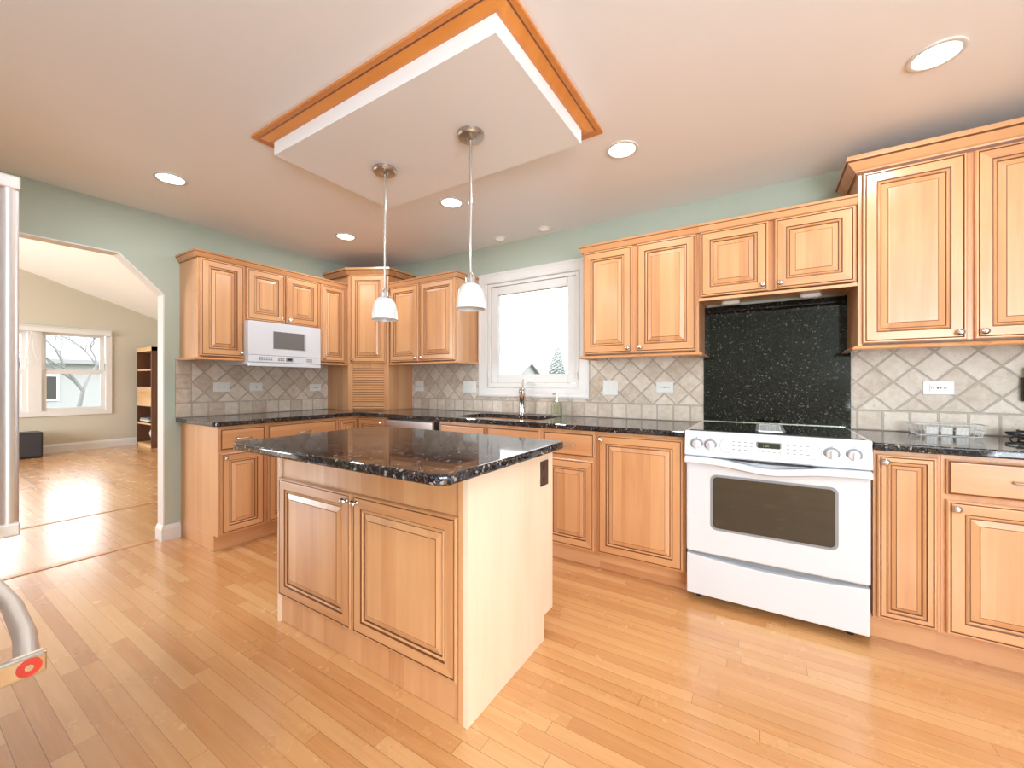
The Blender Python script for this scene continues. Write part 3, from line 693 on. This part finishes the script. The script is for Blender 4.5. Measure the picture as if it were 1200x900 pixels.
# -- microwave over the left counter
mw = empty('microwave', (0, -1.450, 1.315), PI2); tag(mw, 'white over-the-range microwave under the left wall cabinets', 'microwave')
bm = bmesh.new(); box(bm, .0, -.375, .012, .607, -.013, .360); build('body', bm, 'enamel', mw, bevel=.003)
bm = bmesh.new(); prism(bm, [(0, -.375), (0, -.397), (.10, -.404), (.30, -.407), (.507, -.404), (.607, -.397), (.607, -.375)], .090, .360, 'z'); build('door', bm, 'enamel', mw, bevel=.003)
bm = bmesh.new(); prism(bm, [(0, -.375), (0, -.396), (.10, -.403), (.30, -.406), (.507, -.403), (.607, -.396), (.607, -.375)], .034, .0885, 'z'); cp = build('control_panel', bm, 'enamel', mw, bevel=.002)
bm = bmesh.new(); prism(bm, [(0, -.375), (0, -.398), (.30, -.410), (.607, -.398), (.607, -.375)], .0, .030, 'z'); build('bottom_grille', bm, 'enamel', mw, bevel=.004)
bm = bmesh.new(); box(bm, .185, -.4095, .148, .458, -.406, .290); build('window', bm, 'mwglass', mw, bevel=.001)
bm = bmesh.new(); box(bm, .446, -.4105, .150, .450, -.4095, .288); build('window_line', bm, 'white', mw)
bm = bmesh.new()
for r_ in range(2):
    for c in range(6): box(bm, .075+c*.018, -.4045, .050+r_*.015, .088+c*.018, -.4005, .060+r_*.015)
build('keypad', bm, 'greyprint', cp); bm = bmesh.new()
for r_ in range(2):
    for c in range(3): box(bm, .225+c*.018, -.4075, .050+r_*.015, .238+c*.018, -.4035, .060+r_*.015)
build('keypad', bm, 'greyprint', cp); bm = bmesh.new()
for r_ in range(2):
    for c in range(3): box(bm, .470+c*.018, -.4065, .050+r_*.015, .483+c*.018, -.4015, .060+r_*.015)
build('keypad', bm, 'greyprint', cp)
bm = bmesh.new(); box(bm, .288, -.4078, .046, .348, -.404, .080); box(bm, .297, -.4086, .054, .338, -.4078, .072, 1); build('display', bm, ['greyprint', 'slot'], cp)

# -- range
rg = empty('range', (3.458, 0, 0)); tag(rg, 'white slide-in electric range with black glass cooktop', 'range')
RW = .762
bm = bmesh.new(); box(bm, .004, -.62, .045, RW-.004, -.03, .905); build('body', bm, 'enamel', rg)
bm = bmesh.new()
for fx in (.05, RW-.06): 
    for fy in (-.58, -.1): lathe(bm, [(.014, 0.001), (.014, .05)], 10, (fx, fy, 0))
build('feet', bm, 'black', rg)
bm = bmesh.new(); box(bm, -.012, -.655, .905, RW+.008, -.026, .922); build('cooktop_rim', bm, 'enamel', rg, bevel=.005)
bm = bmesh.new(); box(bm, .010, -.628, .9215, RW-.014, -.034, .9265); build('glass_cooktop', bm, 'bglass', rg, bevel=.001)
bm = bmesh.new(); box(bm, .004, -.034, .9215, RW-.006, -.027, .9295); build('rear_trim', bm, 'chrome', rg)
# fascia, slightly bowed
bm = bmesh.new(); NN = 12
def bow(x): return -.014*(1-((x-RW/2)/(RW/2))**2)
prof = [(-.61, .918), (-.655, .918), (-.664, .912), (-.682, .800), (-.676, .793), (-.61, .793)]
rings = []
for k in range(NN+1):
    x = -.008+(RW+.012)*k/NN; rings.append([bm.verts.new((x, y+(bow(x) if y < -.62 else 0), z)) for y, z in prof])
for a, b in zip(rings, rings[1:]):
    for j in range(6): bm.faces.new((a[j], b[j], b[(j+1) % 6], a[(j+1) % 6]))
bm.faces.new(rings[0]); bm.faces.new(rings[-1][::-1])
fa = build('control_fascia', bm, 'enamel', rg, smooth=True)
TH = math.atan2(.018, .112)
def on_fascia(x, z): return -.664 - (.912-z)*.018/.112 + bow(x)
def face_plate(name, x, z, w, h, t, m, parent, off=0, bevel=.001):
    bm = bmesh.new(); box(bm, -w/2, -t, -h/2, w/2, .0, h/2)
    o = build(name, bm, m, parent, bevel=bevel); o.location = (x, on_fascia(x, z)-off, z); o.rotation_euler.x = -TH*0 + TH*1.0; return o
for kx in (.052, .118, .622, .702):
    zk = .856
    bm = bmesh.new(); lathe(bm, [(.0, -.0005), (.031, -.0005), (.031, -.003), (.027, -.0045), (0, -.0045)], 28, axis='y', cap=False, mi=2)
    lathe(bm, [(.0215, -.0045), (.0225, -.008), (.020, -.020), (.017, -.023), (0, -.0235)], 28, axis='y', cap=False)
    box(bm, -.004, -.033, -.019, .004, -.022, .019); box(bm, -.002, -.0012, .033, .002, -.0004, .037, 1)
    o = build('knob', bm, ['enamel', 'slot', 'greyprint'], rg, smooth=True); o.location = (kx, on_fascia(kx, zk), zk); o.rotation_euler.x = TH
face_plate('display', .377, .872, .104, .036, .003, 'greyband', rg)
ds = face_plate('display_screen', .377, .872, .092, .028, .0042, 'screen', rg)
def text_mesh(name, body, size, m, parent, loc, rx):
    cu = bpy.data.curves.new(name, 'FONT'); cu.body = body; cu.size = size; cu.extrude = .0002; cu.align_x = 'CENTER'; cu.align_y = 'CENTER'
    tmp = bpy.data.objects.new(name, cu); COL.objects.link(tmp); dg = bpy.context.evaluated_depsgraph_get(); dg.update()
    me = bpy.data.meshes.new_from_object(tmp.evaluated_get(dg)); bpy.data.objects.remove(tmp)
    me.materials.clear(); me.materials.append(mat_of(m)); o = bpy.data.objects.new(name, me); COL.objects.link(o)
    o.parent = parent; o.location = loc; o.rotation_euler.x = rx; return o
text_mesh('display_digits', '1:30', .016, 'digits', ds, (-.012, -.0047, 0), R(90))
bm = bmesh.new()
# grey outline of the touch pad, arched ends
out = []
for k in range(25):
    a = PI2 + math.pi*k/24; out.append((.19+.028*math.cos(a), .857+.034*math.sin(a)))
for k in range(25):
    a = -PI2 + math.pi*k/24; out.append((.55+.034*math.cos(a), .857+.034*math.sin(a)))
pp = [(x, on_fascia(x, z)-.0008, z) for x, z in out]
tube(bm, pp+[pp[0]], .0009, 5); build('pad_outline', bm, 'greyprint', rg)
bm = bmesh.new()
for (x0_, n1) in ((.225, 4), (.455, 4)):
    for i in range(n1):
        for j in range(3):
            x = x0_+i*.026; z = .880-j*.019; y = on_fascia(x, z); box(bm, x-.006, y-.0008, z-.0022, x+.006, y+.0005, z+.0022)
for i in range(5):
    x = .33+i*.023; z = .842; y = on_fascia(x, z); box(bm, x-.005, y-.0008, z-.002, x+.005, y+.0005, z+.002)
build('touch_pads', bm, 'greyprint', rg)
# oven door
bm = bmesh.new(); box(bm, -.002, -.672, .275, RW-.0, -.622, .782); od = build('oven_door', bm, 'enamel', rg, bevel=.010, seg=3)
def rrect(x0, z0, x1, z1, r, n=6, bulge=0):
    pts = []
    for cx, cz, a0 in ((x1-r, z1-r, 0), (x0+r, z1-r, 90), (x0+r, z0+r, 180), (x1-r, z0+r, 270)):
        for k in range(n+1):
            a = R(a0+90*k/n); pts.append((cx+r*math.cos(a), cz+r*math.sin(a)))
    return pts
bm = bmesh.new(); prism(bm, rrect(.116, .408, .648, .700, .03), -.6735, -.6725, 'y'); wb = build('window_border', bm, 'greyband', od, bevel=0)
bm = bmesh.new(); prism(bm, rrect(.128, .420, .636, .688, .022), -.6745, -.6730, 'y'); build('oven_window', bm, 'ovenglass', od)
# bowed handle
bm = bmesh.new(); rings = []
for k in range(25):
    u = k/24; x = -.004+(RW+.004)*u
    dip = .026*math.exp(-((u-.5)/.20)**2); outw = -.038 - .016*math.sin(math.pi*u)
    zc = .770-dip; hh = .016; yo = -.672+outw
    rings.append([bm.verts.new(p) for p in ((x, -.660, zc+hh+.004), (x, yo+.008, zc+hh), (x, yo, zc+hh-.007), (x, yo, zc-hh+.007), (x, yo+.010, zc-hh), (x, yo+.016, zc-hh+.004), (x, yo+.016, zc+hh*.2), (x, -.660, zc+hh*.5))])
for a, b in zip(rings, rings[1:]):
    for j in range(8): bm.faces.new((a[j], b[j], b[(j+1) % 8], a[(j+1) % 8]))
bm.faces.new(rings[0]); bm.faces.new(rings[-1][::-1])
build('handle', bm, 'enamel', od, smooth=True)
bm = bmesh.new(); prism(bm, [(.215, .789), (.30, .7835), (.38, .781), (.47, .783), (.555, .789), (.47, .7905), (.30, .7905)], -.700, -.6765, 'y'); build('handle_recess', bm, 'slot', od)
# storage drawer with a curved top edge
bm = bmesh.new(); pts = [(.0, .048), (RW-.002, .048)]
for k in range(17):
    u = 1-k/16; pts.append((.0+(RW-.002)*u, .262-.022*math.sin(math.pi*u)))
prism(bm, pts, -.670, -.622, 'y'); build('storage_drawer', bm, 'enamel', rg, bevel=.005)
bm = bmesh.new(); box(bm, .01, -.640, .20, RW-.012, -.600, .276); build('gap_shade_strip', bm, 'greyband', rg)  # grey strip fills the gap, its shade put into the colour
# downdraft grille on the cooktop
vg = empty('vent_grille', (3.458+.320, -.385, .9268), 0); tag(vg, 'small silver vent grille lying at the middle of the black cooktop', 'vent')
bm = bmesh.new(); box(bm, 0, -.225, 0, .128, .16, .004); build('base_plate', bm, 'black', vg)
bm = bmesh.new(); frame = .008
box(bm, 0, -.225, .003, .012, .16, .011); box(bm, .116, -.225, .003, .128, .16, .011); box(bm, 0, -.225, .003, .128, -.205, .012); box(bm, 0, .148, .003, .128, .16, .011)
for k in range(1, 9): box(bm, .012+k*.0116-.0022, -.205, .003, .012+k*.0116+.0022, .148, .010)
for k in range(1, 5): box(bm, .012, -.205+k*.07, .003, .116, -.195+k*.07, .0105)
build('grid', bm, 'steel', vg)

# -- under-cabinet puck lights
for px, lb in ((3.632, 'small white lamp under the short cabinet over the range, left one'), (4.045, 'small white lamp under the short cabinet over the range, right one')):
    e = empty('cabinet_lamp', (px, -.10, 1.706)); tag(e, lb, 'lamp', 'lamps under the cabinet over the range')
    bm = bmesh.new(); prism(bm, rrect(-.052, -.022, .052, .022, .02), -.020, 0, 'z'); build('housing', bm, 'plastic', e, bevel=.004)
    bm = bmesh.new(); prism(bm, rrect(-.040, -.014, .040, .014, .013), -.023, -.019, 'z'); build('lens', bm, 'white', e)

# -- outlets and switches
def plate(loc, rot, w, h, kind, label, cat='outlet'):
    e = empty('wall_outlet' if cat == 'outlet' else 'light_switch', loc, rot); tag(e, label, cat)
    bm = bmesh.new(); box(bm, -w/2, -.006, -h/2, w/2, 0, h/2); build('cover_plate', bm, 'plastic', e, bevel=.002)
    if kind == 'duplex_h' or kind == 'duplex_v':
        for s in (-1, 1):
            cx, cz = (s*.020, 0) if kind == 'duplex_h' else (0, s*.020)
            bm = bmesh.new(); lathe(bm, [(.015, -.006), (.015, -.008)], 20, (cx, 0, cz), 'y'); box(bm, cx-.006, -.0088, cz-.0045, cx-.003, -.0078, cz+.0045, 1); box(bm, cx+.003, -.0088, cz-.0045, cx+.006, -.0078, cz+.0045, 1); build('socket', bm, ['plastic', 'slot'], e)
    elif kind == 'decora_h':
        bm = bmesh.new(); box(bm, -.034, -.009, -.0165, .034, -.006, .0165); box(bm, -.007, -.0102, -.005, -.001, -.009, .005, 1); box(bm, .004, -.0102, -.005, .010, -.009, .005, 2); 
        for s in (-1, 1): box(bm, s*.024-.005, -.0095, -.005, s*.024-.003, -.009, .005, 1); box(bm, s*.024+.003, -.0095, -.005, s*.024+.005, -.009, .005, 1)
        build('socket_insert', bm, ['plastic', 'slot', 'red'], e)
    elif kind == 'blank':
        bm = bmesh.new(); lathe(bm, [(.006, -.006), (.006, -.009)], 12, axis='y'); build('jack', bm, 'slot', e)
    else:
        n = int(kind[-1])
        for i in range(n):
            cx = (i-(n-1)/2)*.045
            bm = bmesh.new(); box(bm, cx-.016, -.0085, -.033, cx+.016, -.006, .033); box(bm, cx-.005, -.014, -.012, cx+.005, -.008, .010); build('toggle', bm, 'plastic', e, bevel=.001)
plate((.0125, -1.478, 1.148), PI2, .118, .078, 'duplex_h', 'white double socket plate on the left tiled wall, nearest the passage')
plate((.0125, -1.210, 1.146), PI2, .105, .072, 'blank', 'white plate with a single dark jack on the left tiled wall, middle of three')
plate((.0125, -.655, 1.136), PI2, .118, .070, 'decora_h', 'white socket plate on the left tiled wall beside the corner cabinet')
plate((.805, -.0125, 1.150), 0, .115, .105, 'duplex_h', 'white socket plate on the back wall right beside the corner cabinet')
plate((1.459, -.0125, 1.145), 0, .150, .108, 'toggle2', 'white two-gang switch plate left of the window over the sink', 'switch')
plate((2.817, -.0125, 1.146), 0, .112, .112, 'toggle2', 'white two-gang switch plate just right of the window over the sink', 'switch')
plate((3.213, -.0125, 1.150), 0, .116, .074, 'decora_h', 'white socket plate with red and black buttons left of the range')
plate((4.602, -.0125, 1.156), 0, .120, .072, 'decora_h', 'white socket plate on the tiles above the wire basket')

# -- recessed lights
def can(x, y, r, lit, label, group, power=None):
    e = empty('recessed_light', (x, y, H)); tag(e, label, 'ceiling light', group)
    bm = bmesh.new(); lathe(bm, [(r, 0), (r, -.006), (r*.93, -.008), (r*.82, -.006), (r*.80, -.001), (r*.80, 0)], 40, cap=False); build('trim_ring', bm, 'white', e, smooth=True)
    if lit:
        d = bpy.data.lights.new('recessed_bulb', 'AREA'); d.shape = 'DISK'; d.size = r*1.5; d.energy = power or LAMP_W; d.color = (.90, .96, 1)
        l_ = bpy.data.objects.new('recessed_bulb', d); COL.objects.link(l_); l_.location = (0, 0, -.012); l_.parent = e
    bm = bmesh.new(); lathe(bm, [(r*.80, -.001), (r*.80, -.0035), (r*.5, -.006), (0, -.007)], 40, cap=True); build('lens', bm, 'lamp' if lit else 'lamp_dim', e, smooth=True)
G1, G2 = 'large recessed ceiling lights', 'small recessed lights over the sink'
can(.738, -2.048, .083, True, 'large lit ceiling light at the left, near the passage', G1)
can(.785, -.864, .083, True, 'large lit ceiling light in front of the corner cabinet', G1)
can(1.979, -.888, .083, True, 'large lit ceiling light between the two pendant lamps', G1)
can(3.171, -.893, .083, True, 'large lit ceiling light right of the dropped ceiling panel', G1)
can(4.372, -.880, .083, True, 'large lit ceiling light at the top right of the picture', G1)
can(1.979, -3.20, .083, True, 'added fill light in the ceiling behind the viewer, left one of the rear row', 'added fill lights behind the viewer', REAR_FILL_W)  # unseen rear row, added as fill for surfaces facing the viewer
can(3.30, -4.40, .083, True, 'added fill light in the ceiling behind the viewer, middle one of the rear row', 'added fill lights behind the viewer', REAR_FILL_W)
can(4.80, -3.60, .083, True, 'added fill light in the ceiling behind the viewer, right one of the rear row', 'added fill lights behind the viewer', REAR_FILL_W)
can(1.876, -.125, .050, False, 'small dim ceiling light over the sink, left of the pair', G2)
can(2.304, -.125, .050, False, 'small dim ceiling light over the sink, right of the pair', G2)

# -- pendants
def pendant(x, y, label):
    e = empty('pendant_lamp', (x, y, 2.33)); tag(e, label, 'pendant lamp', 'pendant lamps over the island')
    bm = bmesh.new(); lathe(bm, [(.062, 0), (.062, -.014), (.056, -.021), (.02, -.023), (.012, -.030), (0, -.031)], 36, cap=False); lathe(bm, [(.004, -.023), (.004, -.028)], 8, (.03, .0, 0)); lathe(bm, [(.004, -.023), (.004, -.028)], 8, (-.03, .0, 0)); build('canopy', bm, 'nickel', e, smooth=True)
    bm = bmesh.new(); tube(bm, [(0, 0, -.025), (0, 0, -.655)], .0055, 12); lathe(bm, [(.008, -.30), (.008, -.32)], 12); build('rod', bm, 'nickel', e, smooth=True)
    bm = bmesh.new(); lathe(bm, [(.0, -.640), (.009, -.640), (.012, -.650), (.009, -.657), (.022, -.662), (.025, -.672), (.025, -.705), (.029, -.712), (0, -.714)], 28, cap=False)
    for s in (-1, 1): lathe(bm, [(0, s*.042), (.005, s*.040), (.005, s*.024)], 8, (0, 0, -.690), 'x', cap=False)
    build('socket_cup', bm, 'nickel', e, smooth=True)
    bm = bmesh.new(); o_ = [(.024, -.690), (.040, -.697), (.053, -.715), (.061, -.740), (.066, -.770), (.069, -.808)]
    lathe(bm, o_ + [(.066, -.808)] + [(r-.004, z-.001) for r, z in o_[::-1]][1:], 40, cap=False); build('glass_shade', bm, 'shade', e, smooth=True)
pendant(2.085, -1.558, 'pendant lamp with white glass bell shade over the island, left one'); pendant(2.668, -1.560, 'pendant lamp with white glass bell shade over the island, right one')

# -- fridge at the left edge
fg = empty('refrigerator', (1.80, -3.72, 0)); tag(fg, 'stainless steel refrigerator at the left edge, only its door handles show', 'refrigerator')
FY = .785
bm = bmesh.new(); box(bm, 0, 0, .02, .91, FY-.07, 1.76); build('body', bm, 'steel', fg, bevel=.004)
bm = bmesh.new(); box(bm, .002, FY-.065, .70, .452, FY, 1.755); build('door', bm, 'steel', fg, bevel=.010)
bm = bmesh.new(); box(bm, .458, FY-.065, .70, .908, FY, 1.755); dr = build('door', bm, 'steel', fg, bevel=.010)
bm = bmesh.new(); box(bm, .002, FY-.065, .06, .908, FY, .692); fz = build('freezer_drawer', bm, 'steel', fg, bevel=.010)
def vhandle(x, parent):
    bm = bmesh.new(); y = FY+.066
    tube(bm, [(x, y+.006, .845), (x, y+.006, 1.645)], .0175, 20)
    build('handle', bm, 'steel', parent, smooth=True)
    for z in (.838, 1.652):
        bm = bmesh.new(); box(bm, x-.019, FY-.002, z-.016, x+.019, FY+.090, z+.016); b = build('handle_bracket', bm, 'steel', parent, bevel=.004)
vhandle(.410, dr if False else fg); vhandle(.508, fg)
bm = bmesh.new(); hy = FY+.066
tube(bm, [(.115, hy-.004, .635), (.25, hy+.012, .635), (.455, hy+.020, .635), (.66, hy+.012, .635), (.795, hy-.004, .635)], .018, 20); build('handle', bm, 'steel', fz, smooth=True)
for x, s in ((.105, -1), (.805, 1)):
    bm = bmesh.new(); box(bm, x-.010, FY-.002, .612, x+.010, FY+.086, .656); b = build('handle_bracket', bm, 'chrome', fz, bevel=.006, seg=3)
    bm = bmesh.new(); lathe(bm, [(.017, s*.010), (.017, s*.0115), (.007, s*.012)], 28, (x, FY+.062, .634), 'x'); lathe(bm, [(.006, s*.0115), (.006, s*.0135)], 16, (x, FY+.062, .634), 'x', mi=1); build('medallion', bm, ['red', 'chrome'], fz)

# -- things on the right counter
e = empty('wire_basket', (4.60, -.115, .9145)); tag(e, 'flat white wire basket holding white cartons on the right counter', 'basket')
bm = bmesh.new(); bw, bd, bh = .27, .13, .058
def rr3(sx, sy, z, r=.02): return [(x, y, z) for x, y in rrect(-sx/2, -sy/2, sx/2, sy/2, r, 4)]
for z, k, r in ((.002, .88, .0022), (.030, .95, .0014), (bh, 1.0, .0024)):
    p = rr3(bw*k, bd*k, z); tube(bm, p+[p[0]], r, 6)
P0, P1 = rr3(bw*.88, bd*.88, .002), rr3(bw, bd, bh)
def along(P, n):
    P = [Vector(p) for p in P]+[Vector(P[0])]; L = [0]
    for a, b in zip(P, P[1:]): L.append(L[-1]+(b-a).length)
    out = []
    for k in range(n):
        s = L[-1]*k/n; i = max(j for j in range(len(L)) if L[j] <= s+1e-9); i = min(i, len(P)-2)
        out.append(P[i].lerp(P[i+1], (s-L[i])/max(1e-9, L[i+1]-L[i])))
    return out
for a, b in zip(along(P0, 44), along(P1, 44)): tube(bm, [a, b], .0012, 5)
for k in range(1, 12): x = -bw*.44+bw*.88*k/12; tube(bm, [(x, -bd*.44, .002), (x, bd*.44, .002)], .0012, 5)
build('wire_frame', bm, 'white', e)
for i, x in enumerate((4.545, 4.60, 4.655)):
    bm = bmesh.new(); box(bm, -.022, -.03, 0, .022, .03, .040); tag(build('small_carton', bm, 'plastic', loc=(x, -.115, .9185), bevel=.004), ['small white carton at the left inside the wire basket', 'small white carton in the middle of the wire basket', 'small white carton at the right inside the wire basket'][i], 'carton', 'cartons in the wire basket')
e = empty('telephone', (4.925, -.0125, 1.16)); tag(e, 'black cordless telephone charger on the wall at the right edge', 'telephone')
bm = bmesh.new(); box(bm, -.035, -.035, -.07, .035, 0, .05); build('cradle', bm, 'black', e, bevel=.008)
bm = bmesh.new(); box(bm, -.024, -.06, -.05, .024, -.035, .10); build('handset', bm, 'black', e, bevel=.010)
bm = bmesh.new(); rnd = random.Random(2); pts = []
for k in range(60):
    a = k*.42; r = .045+.02*math.sin(k*.7); pts.append((4.80+r*math.cos(a)*1.2, -.13+r*math.sin(a)*.8, .9185+.0007*k+.004*math.sin(k)))
pts = [(4.735, -.15, .918), (4.742, -.17, .930), (4.765, -.15, .922), (4.75, -.12, .940)] + pts
tube(bm, pts, .0035, 6); tag(build('power_cable', bm, 'black', smooth=True), 'coiled black cable lying on the counter at the right edge', 'cable').location.x = .075

# -- living room things
e = empty('bookcase', (-5.92, 0.04, 0)); tag(e, 'tall narrow dark wood bookcase seen through the passage', 'bookcase')
bw, bd, bh = .74, .335, 1.835
bm = bmesh.new(); box(bm, -bw/2, -bd, 0, -bw/2+.03, 0, bh); box(bm, bw/2-.03, -bd, 0, bw/2, 0, bh); box(bm, -bw/2+.03, -.02, 0, bw/2-.03, 0, bh); build('sides', bm, 'shelfwood', e)
bm = bmesh.new(); box(bm, -bw/2, -bd-.006, bh-.075, bw/2, -.02, bh+.005); build('top', bm, 'crate', e, bevel=.003)
for zz in (.05, .43, 1.42): bm = bmesh.new(); box(bm, -bw/2+.03, -bd+.005, zz-.015, bw/2-.03, -.02, zz+.015); build('shelf', bm, 'crate', e)
bm = bmesh.new(); box(bm, -bw/2+.03, -bd+.01, .0, bw/2-.03, -.02, .035); build('plinth', bm, 'crate', e)
bm = bmesh.new(); box(bm, -bw/2+.03, -bd-.002, .755, bw/2-.03, -bd+.02, 1.11); build('drop_front', bm, 'crate', e, bevel=.002)
bm = bmesh.new(); box(bm, -bw/2+.03, -bd+.02, .745, bw/2-.03, -.02, .765); build('shelf', bm, 'shelfwood', e)
for i, (z, w, m) in enumerate(((.445, .5, 'black'), (.472, .46, 'white'), (.502, .42, 'greyprint'))):
    bm = bmesh.new(); box(bm, -w/2, -.12, 0, w/2, .10, .026); tag(build('book', bm, m, loc=(-5.92, -.17, z+.003), bevel=.003), ['black book at the bottom of the lying stack in the bookcase', 'white book in the middle of the lying stack in the bookcase', 'grey book on top of the lying stack in the bookcase'][i], 'book', 'books lying in the bookcase')
bm = bmesh.new(); lathe(bm, [(.05, 0), (.055, .02), (.03, .05), (.07, .13), (.085, .19), (.06, .25), (.03, .27)], 20); tag(build('ornament', bm, 'shade', loc=(-5.80, -.17, .0655), smooth=True), 'pale rounded ornament on the lowest shelf of the bookcase', 'ornament')
e = empty('subwoofer', (-6.08, -1.70, 0), R(0)); tag(e, 'black box speaker on the living room floor under the window', 'speaker')
bm = bmesh.new(); box(bm, -.19, -.2, .012, .17, .17, .40); build('cabinet', bm, 'black', e, bevel=.006)
bm = bmesh.new(); box(bm, .17, -.185, .03, .182, .155, .385); build('grille', bm, 'speaker', e, bevel=.006)
bm = bmesh.new()
for fx in (-.15, .13):
    for fy in (-.16, .13): lathe(bm, [(.015, 0.0), (.015, .014)], 10, (fx, fy, 0))
build('feet', bm, 'black', e)
